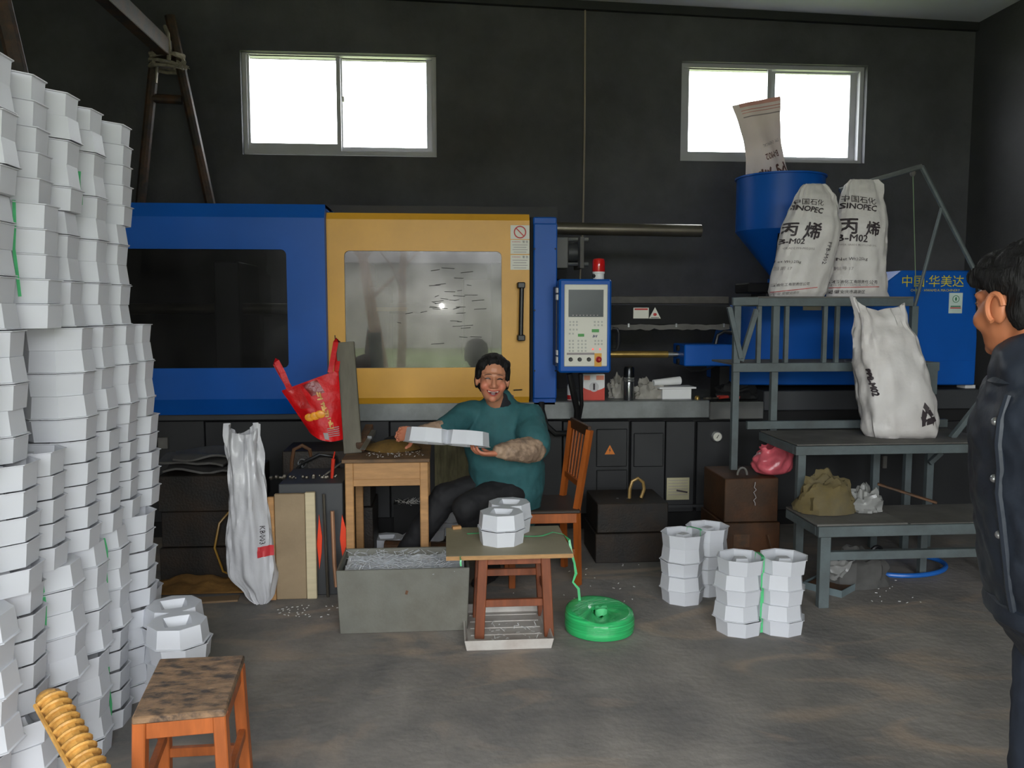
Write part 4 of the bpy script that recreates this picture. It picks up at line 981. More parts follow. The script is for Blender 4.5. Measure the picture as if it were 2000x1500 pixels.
# steel mould with boards leaning on it
r, W = mould('mould_block', 'mould block with tan board and orange tapes on its front, left of the desk', -.90, -.56, 4.46, 4.9, .62, mat=m_dark, splits=1)
c0, c1 = at(531, 1176, 4.42), at(596, 962, 4.44)
def board(name, x0, x1, y0, y1, Y, mat, label, t=.02):
    a, c = at((x0 + x1) / 2, y1, Y), at((x0 + x1) / 2, y0, Y); xa_, xb_ = at(x0, (y0 + y1) / 2, Y).x, at(x1, (y0 + y1) / 2, Y).x
    return solo(name, MB().box2((xa_, Y, 0.0), (xb_, Y + t, c.z)), mat, label, 'board', bevel=.003)
m_board = M('tan_board', (150, 130, 102), .65, var=.12, scale=5, dirt=(116, 96, 72), damt=.5, dscale=3, bump=.06)
board('board', 524, 537, 971, 1185, 4.40, m_desk, 'narrow brown board, leftmost in front of the mould with orange tapes')
board('board', 538, 597, 965, 1182, 4.41, m_board, 'wide tan board leaning on the mould beside the white sack', .03)
board('board', 597.5, 617, 962, 1175, 4.405, M('pale_board', (196, 182, 150), .6, var=.12, scale=5, stretch=(1, 1, 6)), 'pale narrow board between the tan board and the orange tapes', .03)
m_otape = M('orange_tape', (226, 62, 22), .4, var=.1)
for (x0, y0, x1, y1, Y) in ((619, 1005, 629, 1112, 4.448), (664, 1005, 677, 1090, 4.448)):
    b = MB(); c = [at(x0 + 4, y0, Y), at(x1, (y0 + y1) / 2 - 10, Y), at(x1 - 1, (y0 + y1) / 2 + 20, Y), at(x0 + 5, y1, Y), at(x0, (y0 + y1) / 2 + 5, Y)]
    b.add(c + [q + V((0, .008, 0)) for q in c], [(0, 1, 2, 3, 4), (9, 8, 7, 6, 5)] + [(i, (i + 1) % 5, 5 + (i + 1) % 5, 5 + i) for i in range(5)])
    part(r, 'orange_tape', b, m_otape)
part(r, 'guide_rod', MB().tube([at(632, 965, 4.43), at(641, 1176, 4.43)], .008, 8), m_dsteel)
part(r, 'foot_block', MB().px(622, 1176, 658, 1202, 4.36, .08), m_rust)
solo('copper_tube', MB().tube([at(649, 998, 4.38), at(653, 1100, 4.37), at(657, 1146, 4.36)], .011, 10), M('dull_copper', (170, 128, 100), .4, metal=.5), 'thin coppery tube leaning on the mould left of the grey bin', 'tube')
r2, W2 = mould('mould_block', 'low dark mould block behind the tan board, with looped brown hose', -1.0, -.45, 5.02, 5.4, .70, mat=m_mould, splits=2)
part(r2, 'hose', MB().tube([at(569, 942, 5.05), at(570, 900, 5.03), at(574, 878, 5.03), at(590, 870, 5.03), at(605, 878, 5.03), at(610, 905, 5.05), at(600, 940, 5.1)], .012, 8), M('brown_hose', (92, 62, 40), .5))
part(r2, 'hose', MB().tube([at(566, 936, 4.98), at(590, 905, 4.98), at(625, 888, 4.98), at(655, 892, 5.0), at(662, 920, 5.02)], .011, 8), m_black)
part(r2, 'hook_ring', MB().tube([at(590 + 8 * math.cos(a), 905 + 8 * math.sin(a), 4.99) for a in [i * .55 for i in range(11)]], .005, 6), m_steel)
solo('long_spanner', MB().bar(at(596, 955, 4.62), at(668, 902, 4.68), .018, .008).ball(at(594, 957, 4.62), (.03, .012, .022), n=10, m=6), m_dsteel, 'long steel spanner lying across the mould with the orange tapes', 'tool')
solo('screwdriver', MB().tube([at(648, 938, 4.6), at(651, 896, 4.6)], [.008, .011], 8).tube([at(651, 896, 4.6), at(654, 882, 4.6)], .004, 6), M('red_handle', (200, 50, 30), .4), 'screwdriver with red handle standing on the mould near the desk', 'tool')
b = MB(); rs2 = random.Random(5)
for i in range(24): p = at(rs2.uniform(528, 665), rs2.uniform(944, 958), 4.6); p.z = .622 + rs2.uniform(0, .012); b.ball(p, rs2.uniform(.006, .014), n=6, m=4)
solo('metal_swarf', b, m_dsteel, 'greasy metal bits strewn on top of the mould with the orange tapes', 'swarf', kind='stuff')

# things on the floor behind the desk
sb_ = board  # (boards above)
b = MB().tube([(at(752, 1040, 5.2).x, 5.2, .045), (at(890, 1042, 5.2).x, 5.12, .045)], .045, 10); 
solo('log', b, m_rust, 'short dark log lying on the floor under the desk', 'log')
put_tray(at(795, 1010, 5.3).x - .03, 5.36, .0, .15, 1, 'white twin tray, upside down on the floor behind the desk, rim down')
put_tray(at(800, 965, 5.3).x + .22, 5.3, TH + .001, .3, 0, 'white twin tray lying on the upside-down tray behind the desk')
for i in range(3): put_tray(at(900, 940, 5.4).x + .04, 5.42, (2 - i) * (TH + .0005) + .09, -.1 + .06 * i, i % 2, f'white twin tray, {ORD[i]} of three behind the seated person')
solo('wood_pallet_block', MB().box((at(900, 940, 5.4).x + .04, 5.42, .045), (.44, .3, .089)), m_mould, 'dark low block carrying trays behind the seated person', 'block', bevel=.004)
b = MB(); x0_, x1_ = at(770, 980, 5.48).x, at(832, 980, 5.48).x
b = open_tray(MB(), x0_, x1_, 5.46, 5.585, .26, .006, .004); bk = solo('scrap_crate', b, m_blackmat, 'black crate of white scraps behind the desk', 'crate')
b = MB(); shavings(b, x0_ + .02, x1_ - .02, 5.48, 5.57, .24, 90, .05, .04); solo('white_scraps', b, m_white, 'white sprue scraps heaped in the black crate', 'scraps', kind='stuff')
c, W_, H_ = face_frame(848, 868, 925, 945, 5.35)
solo('stained_board', MB().box2((c.x - W_ / 2, 5.585, .0), (c.x + W_ / 2, 5.6, c.z + H_ / 2)), M('stained_khaki_board', (116, 110, 82), .8, var=.3, scale=7, stretch=(4, 1, .7), dirt=(48, 46, 36), damt=.7, dscale=6), 'stained khaki board propped behind the seated person', 'board')

# ================================================================== CHAIR
ch = thing('wooden_chair', 'orange-brown wooden chair with slatted back, seat under the seated person', 'chair', (.57, 4.68, 0))
def AT(x, y, Y): return at(x, y, Y)
NB, NT = fl(1129, 1142), at(1152, 840, 4.50); FB = V((NB.x - .03, 4.86, 0)); FT = V((NT.x - .045, 4.86, at(1108, 822, 4.86).z))
NS = NB.lerp(NT, .5); FS = FB.lerp(FT, .5); sz = .44
for (a, mid, t) in ((NB, V((NB.x - .01, NB.y, sz)), NT), (FB, V((FB.x - .01, FB.y, sz)), FT)):
    part(ch, 'back_leg', MB().tube([a, mid, t], .022, 4), m_chairwood, angle=30)
for k, w in ((.98, .06), (.64, .035)):
    a, c = V((NB.x - .01, NB.y, sz)).lerp(NT, k if k > .9 else .30), V((FB.x - .01, FB.y, sz)).lerp(FT, k if k > .9 else .30)
    part(ch, 'back_rail', MB().bar(a, c, .02, w), M('dark_chair_wood', (62, 38, 22), .45, var=.2) if k > .9 else m_chairwood, bevel=.002)
for i in range(5):
    f = .16 + .17 * i; lo = V((NB.x - .01, NB.y, sz)).lerp(NT, .31).lerp(V((FB.x - .01, FB.y, sz)).lerp(FT, .31), f); hi = V((NB.x - .01, NB.y, sz)).lerp(NT, .92).lerp(V((FB.x - .01, FB.y, sz)).lerp(FT, .92), f)
    part(ch, 'back_slat', MB().bar(lo, hi, .022, .010, up=(1, 0, 0)), m_chairwood, bevel=.002)
sx0, sx1 = NB.x - .40, NB.x + .005
part(ch, 'seat', MB().box2((sx0, 4.48, sz - .02), (sx1, 4.88, sz)), M('dark_seat', (52, 42, 34), .5, var=.2), bevel=.005)
for y in (4.50, 4.86): part(ch, 'seat_rail', MB().box2((sx0 + .02, y - .012, sz - .075), (sx1 - .02, y + .012, sz - .02)), m_chairwood, bevel=.002)
part(ch, 'seat_rail', MB().box2((sx0 + .012, 4.5, sz - .075), (sx0 + .035, 4.86, sz - .02)), m_chairwood)
for y in (4.50, 4.86): part(ch, 'front_leg', MB().box2((sx0 + .005, y - .018, 0), (sx0 + .041, y + .018, sz - .02)), m_chairwood, bevel=.003)
for y in (4.50, 4.86): part(ch, 'stretcher', MB().bar((sx0 + .02, y, .2), (sx1 - .03, y, .2), .018, .03), m_chairwood)
part(ch, 'stretcher', MB().bar((sx0 + .2, 4.5, .2), (sx0 + .2, 4.86, .2), .018, .03), m_chairwood)

# ================================================================== MOULDS ON THE RIGHT
r, W = mould('mould_block', 'squat dark mould block with a hose loop, right of the wooden chair', .905, 1.37, 4.90, 5.32, .37, splits=2)
part(r, 'hose', MB().tube([at(1229, 978, 5.05), at(1230, 955, 5.05), at(1235, 940, 5.05), at(1246, 934, 5.05), at(1256, 942, 5.05), at(1258, 955, 5.05), at(1252, 972, 5.05)], .011, 8), M('brass_hose', (150, 122, 72), .4, metal=.4))
for x in (1206, 1226): part(r, 'nipple', MB().tube([at(x, 981, 5.05), at(x, 973, 5.05)], .008, 8), m_steel)
r, W = mould('mould_block', 'tall rusty mould block beside the steel steps, carrying a pink bag', 1.655, 2.01, 4.77, 5.2, .54, mat=M('rusty_mould', (64, 44, 28), .6, metal=.15, var=.3, scale=4, dirt=(124, 70, 26), damt=.45, dscale=3, bump=.2), splits=2)
part(r, 'lifting_eye', MB().tube([W(1.80 + .03 * math.cos(a), 4.86, .545 + .045 * math.sin(a)) for a in [PI * i / 8 for i in range(9)]], .007, 8), m_plate)
part(r, 'cavity_recess', MB().box2((1.72, 4.765, .12), (1.82, 4.772, .2)), m_rust); part(r, 'hose', MB().tube([at(1500, 1045, 4.74), at(1504, 1060, 4.72), at(1512, 1085, 4.72), at(1512, 1100, 4.73)], .005, 6), m_rust)
b = MB(); rs3 = random.Random(9); pts = [V((1.845 + rs3.uniform(-.006, .012), 4.7665, .52 - .016 * i)) for i in range(10)]
part(r, 'chalk_mark', MB().tube(pts, .003, 5), m_printgrey)
# pink plastic bag
pc = V((at(1512, 905, 4.87).x, 4.88, .541))
def pinkpt(u, v):
    a = u * 2 * PI; w = .098 * (1 + .12 * math.sin(a * 2 + 1)) * (.80 + .28 * math.sin(PI * min(v * 1.15, 1)) - .55 * max(0, v - .72) ** 1.0 * (1 + .5 * math.cos(a)))
    w *= min(1, .55 + v * 6); n_ = noise.noise((math.cos(a) * 2.2, math.sin(a) * 2.2, v * 4)) * .025 * min(1, v * 4)
    return pc + V((math.cos(a) * (w + n_) * 1.12, math.sin(a) * (w + n_) * .85, .195 * v * (1 + .16 * math.cos(a - .3)) + .02 * noise.noise((math.cos(a) * 3, math.sin(a) * 3, 5)) * v))
b = MB(); b.grid(lambda u, v: pinkpt(u, max(v, .01)), 40, 22, closeu=True); b.f.append(list(range(39, -1, -1))); b.mi.append(0); b.sm.append(True)
pk = thing('pink_bag', 'crumpled pink plastic bag on the rusty mould block', 'bag', pc)
part(pk, 'bag', b, M('pink_film', (224, 104, 116), .3, var=.2, scale=12, bump=.7, bscale=18, coat=.3, trans=.2), solid=.002, angle=60)
part(pk, 'knot_ear', MB().ball(pc + V((.035, -.01, .195)), (.045, .025, .024), n=12, m=8), MATS['pink_film'])
# ================================================================== STEEL STEPS AND PLATFORM
YP, Y2, Y1 = 5.05, 4.47, 4.05
z1_, z2_, z3_, z4_ = at(1700, 1026, Y1).z, at(1700, 867, Y2).z, at(1600, 706, YP).z, at(1600, 579, YP).z
rk = thing('step_platform', 'grey-green welded steel step platform carrying the white sacks', 'platform', (2.4, 4.8, 0))
def rbar(name, p, q, w, h, mat=m_rack, **k): return part(rk, name, MB().bar(p, q, w, h, **k), mat, bevel=.002)
XLs, XRs = at(1612, 1100, Y1).x, 3.05
# lowest step
xs0, xs1 = XLs - .02, XRs
part(rk, 'tread', MB().box2((xs0 - .02, Y1 + .02, z1_ - .012), (at(1778, 1024, Y1).x, 4.47, z1_ + .004)), m_plate, bevel=.002)
part(rk, 'tread', MB().box2((at(1783, 1024, Y1).x, Y1 + .02, z1_ - .014), (xs1, 4.47, z1_)), m_plate, bevel=.002)
rbar('front_rail', (xs0 - .02, Y1 + .02, z1_ - .032), (xs1, Y1 + .02, z1_ - .032), .04, .055)
rbar('side_rail', (xs0, Y1 + .041, z1_ - .032), (xs0, 4.47, z1_ - .032), .04, .055)
rbar('lower_rail', (xs0, Y1 + .02, .275), (xs1, Y1 + .02, .275), .035, .045)
rbar('leg', (XLs, Y1 + .02, 0), (XLs, Y1 + .02, z1_ - .06), .055, .04); rbar('leg', (XRs - .02, Y1 + .02, 0), (XRs - .02, Y1 + .02, z1_ - .06), .05, .04)
rbar('leg', (at(1806, 1050, 4.5).x, 4.52, 0), (at(1806, 1050, 4.5).x, 4.52, z1_ - .02), .04, .04)
# second step
xa_ = at(1562, 868, Y2).x; xb_ = 3.2
part(rk, 'tread', MB().box2((xa_ - .01, Y2 + .01, z2_ - .008), (xb_, 5.03, z2_)), m_plate, bevel=.002)
rbar('front_rail', (xa_ - .02, Y2 + .02, z2_ - .035), (xb_, Y2 + .02, z2_ - .035), .04, .05)
rbar('side_rail', (xa_, Y2 + .041, z2_ - .035), (xa_, 5.03, z2_ - .035), .04, .05)
rbar('leg', (xa_ + .018, Y2 + .02, 0), (xa_ + .018, Y2 + .02, z2_ - .06), .045, .04); rbar('leg', (xb_ - .03, Y2 + .02, 0), (xb_ - .03, Y2 + .02, z2_ - .06), .045, .04)
rbar('back_rail', (xa_ - .1, 5.03, z2_ + .035), (xb_, 5.03, z2_ + .035), .03, .05)
# upper frame
xu0, xu1 = at(1480, 590, YP).x, at(1785, 590, YP).x
part(rk, 'deck', MB().box2((xu0, YP, z4_ - .01), (xu1, 5.50, z4_)), m_plate, bevel=.002)
rbar('front_rail', (xu0, YP + .015, z4_ - .035), (xu1, YP + .015, z4_ - .035), .03, .05); rbar('back_rail', (xu0, 5.49, z4_ - .035), (xu1, 5.49, z4_ - .035), .03, .05)
rbar('side_rail', (xu1 - .01, YP + .031, z4_ - .035), (xu1 - .01, 5.49, z4_ - .035), .03, .05)
xl = at(1437, 700, YP).x
rbar('front_rail', (xl - .03, YP + .0, z4_ - .032), (xu0, YP + .0, z4_ - .03), .03, .05)
for x, zb_ in ((1437, 0), (1512, 0), (1780, 0)):
    X = at(x, 800, YP).x; rbar('post', (X, YP + .02, zb_), (X, YP + .02, z4_ - .06), .042, .04)
for x in (1709, 1814): X = at(x, 920, 5.1).x; rbar('post', (X, 5.1, 0), (X, 5.1, z2_ - .01), .045, .04)
for x in (1484, 1538, 1613, 1637): X = at(x, 650, YP).x; rbar('bar', (X, YP + .02, z3_ - .01), (X, YP + .02, z4_ - .06), .026, .03)
rbar('brace', at(1424, 600, YP), at(1447, 700, YP), .03, .03); rbar('brace', at(1478, 604, YP + .02), at(1447, 705, YP + .02), .03, .03)
x3a, x3b = at(1430, 716, YP).x, at(1832, 716, YP).x
rbar('front_rail', (x3a, YP - .005, z3_ - .035), (x3b, YP - .005, z3_ - .035), .03, .055)
part(rk, 'tread', MB().box2((x3a, YP, z3_ - .02), (x3b, 5.45, z3_ - .008)), m_plate)
part(rk, 'end_plate', MB().px(1810, 712, 1831, 770, YP - .03, .03), m_rack)
rbar('brace', at(1858, 856, 4.66), at(1922, 776, 4.66), .035, .03); rbar('gusset', at(1815, 905, 5.06), at(1838, 884, 5.06), .03, .03)
# loading boom
bm_ = thing('loading_boom', 'thin grey steel boom rising behind the sacks on the platform', 'boom', at(1893, 520, 5.58))
p0, p1, p2 = at(1640, 372, 5.64), at(1800, 325, 5.58), at(1912, 545, 5.58)
part(bm_, 'arm', MB().tube([p0, p1], .018, 8), m_bed); part(bm_, 'mast', MB().tube([p1, p2, V((p2.x + .25, 5.58, z2_))], .017, 8), m_rack)
part(bm_, 'strut', MB().tube([at(1840, 403, 5.58), at(1786, 600, 5.58)], .012, 8), m_rack)
part(bm_, 'pulley', MB().ball(at(1783, 338, 5.60), (.02, .02, .025), n=10, m=6), m_plate)
solo('cord', MB().tube([at(1783, 338, 5.60), at(1785, 420, 5.60), at(1789, 575, 5.60)], .0035, 6), M('pale_cord', (120, 140, 110), .8), 'thin cord hanging from the loading boom', 'cord')

# ================================================================== SACKS
def full_sack(label, base, H_, prof, lean, yaw, seed, wr=.016):
    r = thing('plastic_sack', label, 'sack', base, group='full white sacks'); pt, front = sackfn(H_, prof, 2.6, wr, seed, lean=lean, base=base, yaw=yaw)
    def q(px, py, Yf):
        p = at(px, py, Yf); v = (p.z - base.z) / H_; return p.x - base.x - lean.x * v, p.z - base.z
    return r, pt, front, q
def label_on(r, front, q, Yf, items, rot=0.0):
    for body, x0, y0, x1, y1, mt, kind in items:
        a = q(x0, y0, Yf); c = q(x1, y1, Yf); w = math.hypot(c[0] - a[0], c[1] - a[1]); rr_ = math.atan2(c[1] - a[1], c[0] - a[0])
        cx, cz = (a[0] + c[0]) / 2, (a[1] + c[1]) / 2; b = MB()
        if kind == 't': text(b, body, lambda x, y: front(x, y, .006), w=w, cx=cx, cy=cz, rot=rr_, res=1, sub=.03)
        elif kind == 'b': text(b, body, lambda x, y: front(x, y, .006), w=w, cx=cx, cy=cz, rot=rr_, res=2, sub=.02, bold=.025)
        else:
            n = 24; h = body
            L0 = [front(a[0] + (c[0] - a[0]) * i / n, a[1] + (c[1] - a[1]) * i / n - h / 2, .003) for i in range(n + 1)]; L1 = [front(a[0] + (c[0] - a[0]) * i / n, a[1] + (c[1] - a[1]) * i / n + h / 2, .003) for i in range(n + 1)]
            b.add(L0 + L1, [(i, i + 1, n + 2 + i, n + 1 + i) for i in range(n)])
        part(r, 'lettering' if kind in 'tb' else 'printed_line', b, mt)
base = V((at(1556, 577, 5.28).x, 5.28, z4_ + .001)); Ht = at(1600, 357, 5.28).z - z4_
prof = [(0, .17, .085, 0, 0), (.05, .185, .105, 0, 0), (.3, .19, .125, .0, 0), (.6, .185, .12, 0, 0), (.75, .155, .10, .0, .01), (.88, .125, .07, .0, .02), (.96, .10, .045, -.01, .03), (1, .065, .02, -.015, .03)]
r, pt, fr, q = full_sack('full white printed sack leaning right, left one of two on the platform', base, Ht, prof, V((.145, .03, 0)), 0.0, 3)
part(r, 'bag', sack_mesh(pt, 56, 44, capt=True), m_sack, angle=50)
label_on(r, fr, q, 5.17, [('中国石化', 1567, 388, 1617, 394, m_print, 't'), ('SINOPEC', 1559, 400, 1612, 411, m_print, 'b'), ('聚', 1502, 446, 1524, 446, m_print, 'b'), ('丙', 1537, 446, 1562, 447, m_print, 'b'), ('烯', 1574, 449, 1604, 452, m_print, 'b'), ('PPB-M02', 1521, 469, 1572, 471, m_print, 'b'),
    ('BATCH GRADE PPB-M02-2012', 1518, 483, 1590, 486, m_printgrey, 't'), ('净重 (Net Wt.):25kg', 1507, 509, 1564, 512, m_print, 't'), ('生产日期 17', 1508, 523, 1548, 524, m_printgrey, 't'), ('茂名石油化工有限责任公司', 1503, 557, 1580, 554, m_print, 't'), (.004, 1500, 572, 1598, 561, m_red, 'l'), ('地址 安徽安庆市', 1518, 574, 1562, 571, m_printgrey, 't'), ('PPB-M02', 1623, 473, 1609, 516, m_print, 't')])
base = V((at(1676, 580, 5.34).x, 5.34, z4_ + .001)); Ht = at(1690, 348, 5.34).z - z4_
prof = [(0, .205, .09, .0, 0), (.05, .19, .105, -.01, 0), (.3, .17, .12, -.01, 0), (.6, .165, .115, -.005, 0), (.75, .15, .095, 0, .01), (.86, .135, .07, 0, .02), (.95, .125, .045, .01, .03), (1, .095, .018, .015, .03)]
r, pt, fr, q = full_sack('full white printed sack standing straight, right one of two on the platform', base, Ht, prof, V((.03, .04, 0)), 0.0, 8)
part(r, 'bag', sack_mesh(pt, 56, 44, capt=True), m_sack, angle=50)
label_on(r, fr, q, 5.23, [('中国石化', 1663, 381, 1720, 391, m_print, 't'), ('SINOPEC', 1661, 397, 1719, 406, m_print, 'b'), ('丙', 1650, 440, 1679, 441, m_print, 'b'), ('烯', 1695, 445, 1721, 447, m_print, 'b'), ('B-M02', 1649, 462, 1696, 466, m_print, 'b'), ('COPPER GRADE PROPYLENE-2012', 1643, 476, 1712, 480, m_printgrey, 't'),
    ('量 (Net Wt.):25kg', 1633, 505, 1694, 506, m_print, 't'), ('日期 批号 17', 1626, 523, 1668, 524, m_printgrey, 't'), ('化中标石油化工有限责任公司', 1616, 549, 1712, 551, m_print, 't'), ('MAOMING PETROCHEMICAL CORP.LTD', 1618, 556, 1708, 557, m_printgrey, 't'), (.004, 1612, 562, 1718, 560, m_red, 'l'), ('地址 安徽安庆市高新区', 1614, 569, 1690, 570, m_print, 't')])
base = V((at(1764, 858, 4.72).x, 4.74, z2_ + .001)); Ht = at(1710, 600, 4.74).z - z2_
prof = [(0, .205, .11, .0, 0), (.05, .215, .14, 0, 0), (.3, .215, .155, .0, 0), (.55, .205, .145, 0, 0), (.75, .18, .11, .0, 0), (.9, .15, .06, .0, .01), (1, .145, .022, 0, .02)]
r, pt, fr, q = full_sack('full plain white sack with recycling mark, alone on the lower step', base, Ht, prof, V((-.135, .06, 0)), 0.0, 14, wr=.026)
b = MB()
def horn(u, v):
    p = pt(u * 2 * PI, v); c = math.cos(u * 2 * PI)
    if v > .84: p.z += (.055 * max(0, -c) ** .8 + .03 * max(0, c) ** .8 - .035 * (1 - abs(c)) + .012 * math.sin(5 * c + 1)) * ((v - .84) / .16); p.x += .02 * c * (v - .84) / .16
    return p
b.grid(horn, 56, 40, closeu=True); b.f.append(list(range(55, -1, -1))); b.mi.append(0); b.sm.append(True)
part(r, 'bag', b, m_sack, solid=.003, angle=60)
b = MB(); vc = (at(1687, 747, 4.68).z - z2_) / Ht
text(b, 'PPB-M02', lambda x, y: pt(-2.52 + x / .13, vc + y / Ht, .006), w=.155, rot=-1.40, res=2, sub=.02, bold=.02); part(r, 'lettering', b, m_print)
# recycling mark: three bent arrows
a0 = q(1820, 814, 4.6)
def rec(x, y): return fr(a0[0] - .022 + x, a0[1] + y, .004)
tri = [V((math.cos(q), math.sin(q), 0)) for q in (PI / 2 + .2, PI * 7 / 6 + .2, PI * 11 / 6 + .2)]
for k in range(3):                                     # each arrow: a folded tail at the corner, a shaft and a head along the side
    A2, B2 = tri[k], tri[(k + 1) % 3]; d2 = (B2 - A2).normalized(); n2 = V((-d2.y, d2.x, 0)); L2 = (B2 - A2).length; b = MB()
    Q = lambda t, o: A2 + d2 * (t * L2) + n2 * o
    for poly in ([Q(.30, .0), Q(.62, .0), Q(.62, -.16), Q(.90, .19), Q(.62, .54), Q(.62, .38), Q(.44, .38)], [Q(.02, .02), Q(.24, .0), Q(.38, .38), Q(.17, .40)]):
        b.add([rec(p.x * .070, p.y * .092) for p in poly], [tuple(range(len(poly)))])
    part(r, 'recycling_arrow', b, m_print)
# empty sack stuffed in the hopper
base = V((at(1500, 345, 6.16).x, 6.16, zr - .25)); tl, tr = at(1430, 207, 6.12), at(1523, 189, 6.12); bl, br_ = at(1454, 346, 6.18), at(1546, 346, 6.18); bl, br_ = bl + (bl - tl) * .12, br_ + (br_ - tr) * .12
def hs(u, v, off=0.0):
    L0 = bl.lerp(tl, v); R_ = br_.lerp(tr, v); L0.x += .05 * math.sin(PI * v) ; R_.x -= .035 * math.sin(PI * v) * (v > .0)
    p = L0.lerp(R_, u); w = .02 * noise.noise((u * 4, v * 5, 4)) + .012 * math.sin(u * 7 + v * 4)
    return p + V((0, -.03 * math.sin(PI * u) + w - off, 0))
hsk = thing('empty_sack', 'empty printed sack standing upside down in the blue hopper', 'sack', base)
b = MB(); b.grid(lambda u, v: hs(u, v), 22, 26); b.grid(lambda u, v: hs(u, v) + V((0, .012 + .09 * math.sin(PI * u) * (1 - v * .7), 0)), 22, 26); part(hsk, 'bag', b, M('thin_sack', (236, 228, 224), .5, var=.06, scale=5, trans=.4), solid=.002, angle=60)
def hf(cu, cv, rot):
    W_ = .33; Hh = .5; c_, s_ = math.cos(rot), math.sin(rot)
    return lambda x, y: hs(min(max(cu + (x * c_ - y * s_) / W_, 0), 1), min(max(cv + (x * s_ + y * c_) / Hh, 0), 1), .006)
m_brownp = M('brown_print', (98, 66, 58), .6)
b = MB(); text(b, '丙 烯', hf(.62, .13, PI + .22), w=.24, res=2, sub=.03, bold=.03); part(hsk, 'lettering', b, m_brownp)
b = MB(); text(b, 'B-M02', hf(.64, .36, PI + .2), w=.13, res=2, sub=.03, bold=.02); part(hsk, 'lettering', b, m_brownp)
b = MB(); text(b, 'TM. CHEMICAL', hf(.66, .50, PI + .2), w=.17, res=1); part(hsk, 'lettering', b, m_printgrey)
m_pinkp = M('pink_print', (206, 150, 142), .6)
for v_, h_, mt in ((.83, .012, m_printgrey), (.88, .008, m_pinkp), (.91, .01, m_pinkp), (.955, .045, m_pinkp)):
    b = MB(); b.grid(lambda u, v: hs(.12 + .86 * u, v_ + h_ * v, .005), 12, 2); part(hsk, 'printed_line', b, mt)

# ================================================================== UNDER AND ON THE STEPS
def crumple(name, c, sx, sy, sz, mat, label, cat, seed, amp=.3, n=28):
    b = MB()
    def f(u, v):
        a = u * 2 * PI; t = v * PI / 2; d = V((math.cos(a) * math.cos(t), math.sin(a) * math.cos(t), math.sin(t)))
        k = 1 + amp * noise.noise(d * 2.2 + V((seed, 0, 0))) + amp * .5 * noise.noise(d * 5 + V((0, seed, 0)))
        p = V((d.x * sx * k, d.y * sy * k, max(.002, d.z * sz * k))); return V(c) + p
    b.grid(f, n, n // 2, closeu=True); b.f.append(list(range(n - 1, -1, -1))); b.mi.append(0); b.sm.append(True)
    return solo(name, b, mat, label, cat, loc=c, angle=30)
zt = z1_ + .006
c = at(1615, 965, 4.36); crumple('yellow_cloth', V((c.x - .02, 4.33, zt)), .17, .1, .20, M('dusty_yellow_cloth', (106, 92, 56), .85, var=.25, scale=8, bump=.3, bscale=30, dirt=(80, 80, 74), damt=.6, dscale=5), 'dusty yellow cloth heaped on the lowest step, below the pair of sacks', 'cloth', 2)
c = at(1685, 975, 4.36); crumple('plastic_film', V((c.x, 4.34, zt)), .10, .08, .12, M('grey_film', (138, 138, 136), .35, var=.2, scale=10, coat=.2), 'crumpled grey plastic film beside the yellow cloth on the lowest step', 'plastic', 6, amp=.5)
solo('flat_bar', MB().bar(at(1714, 945, 4.44), at(1830, 982, 4.30) , .03, .012), m_rust, 'long rusty bar lying slanted on the lowest step', 'bar', bevel=.002)
hc_ = fl(1757, 1102, .02); solo('blue_hoop', MB().tube([hc_ + V((math.cos(a) * .26, math.sin(a) * .21, .0 + .012 * math.cos(a))) for a in [2 * PI * i / 48 for i in range(48)]], .014, 10, closed=True), M('blue_hose', (36, 104, 190), .35), 'blue plastic hoop lying on the floor under the steps', 'hoop', loc=hc_)
solo('black_clip', MB().tube([hc_ + V((-.03 + .03 * math.cos(a), .21, .02 + .028 * math.sin(a))) for a in [2 * PI * i / 12 for i in range(12)]], .012, 8, closed=True), m_black, 'black clip ring round the blue hoop', 'clip')
tc_ = thing('metal_tray', 'shallow blue-grey metal tray of grit on the floor behind the step leg', 'tray', (2.2, 4.42, 0))
b = open_tray(MB(), 1.97, 2.33, 4.20, 4.50, .055, .006, .004)
Rm = Matrix.Rotation(.7, 3, 'Z'); cc = V((2.15, 4.36, 0)); 
for i, p in enumerate(b.v): b.v[i] = cc + Rm @ (V((p.x, p.y, p.z)) - V((2.15, 4.35, 0))) * .72
part(tc_, 'tray_shell', b, M('pale_blue_steel', (110, 124, 128), .5, var=.15, scale=6)); b = MB().box(cc + V((0, 0, .022)), (.24, .19, .02), Rm); part(tc_, 'grit', b, m_rust)
b = MB(); b.grid(lambda u, v: at(1622, 1095, 4.13) + V(((u - .1) * .15 * (1 - .35 * v) , .03 * noise.noise((u * 4, v * 4, 1)) + .04 * v, -v * .11 + .02 * noise.noise((u * 3, v * 3, 5)))), 12, 12)
solo('film_sheet', b, M('clear_film', (150, 150, 148), .3, var=.1, trans=.3), 'translucent plastic sheet hanging off the lower rail of the steps', 'plastic', solid=.002)
c = at(1700, 1060, 4.25); crumple('rag_heap', V((c.x, 4.4, .001)), .2, .1, .2, M('grey_rag', (78, 77, 75), .8, var=.2, scale=9), 'grey rag heap on the floor under the lowest step', 'rag', 12)

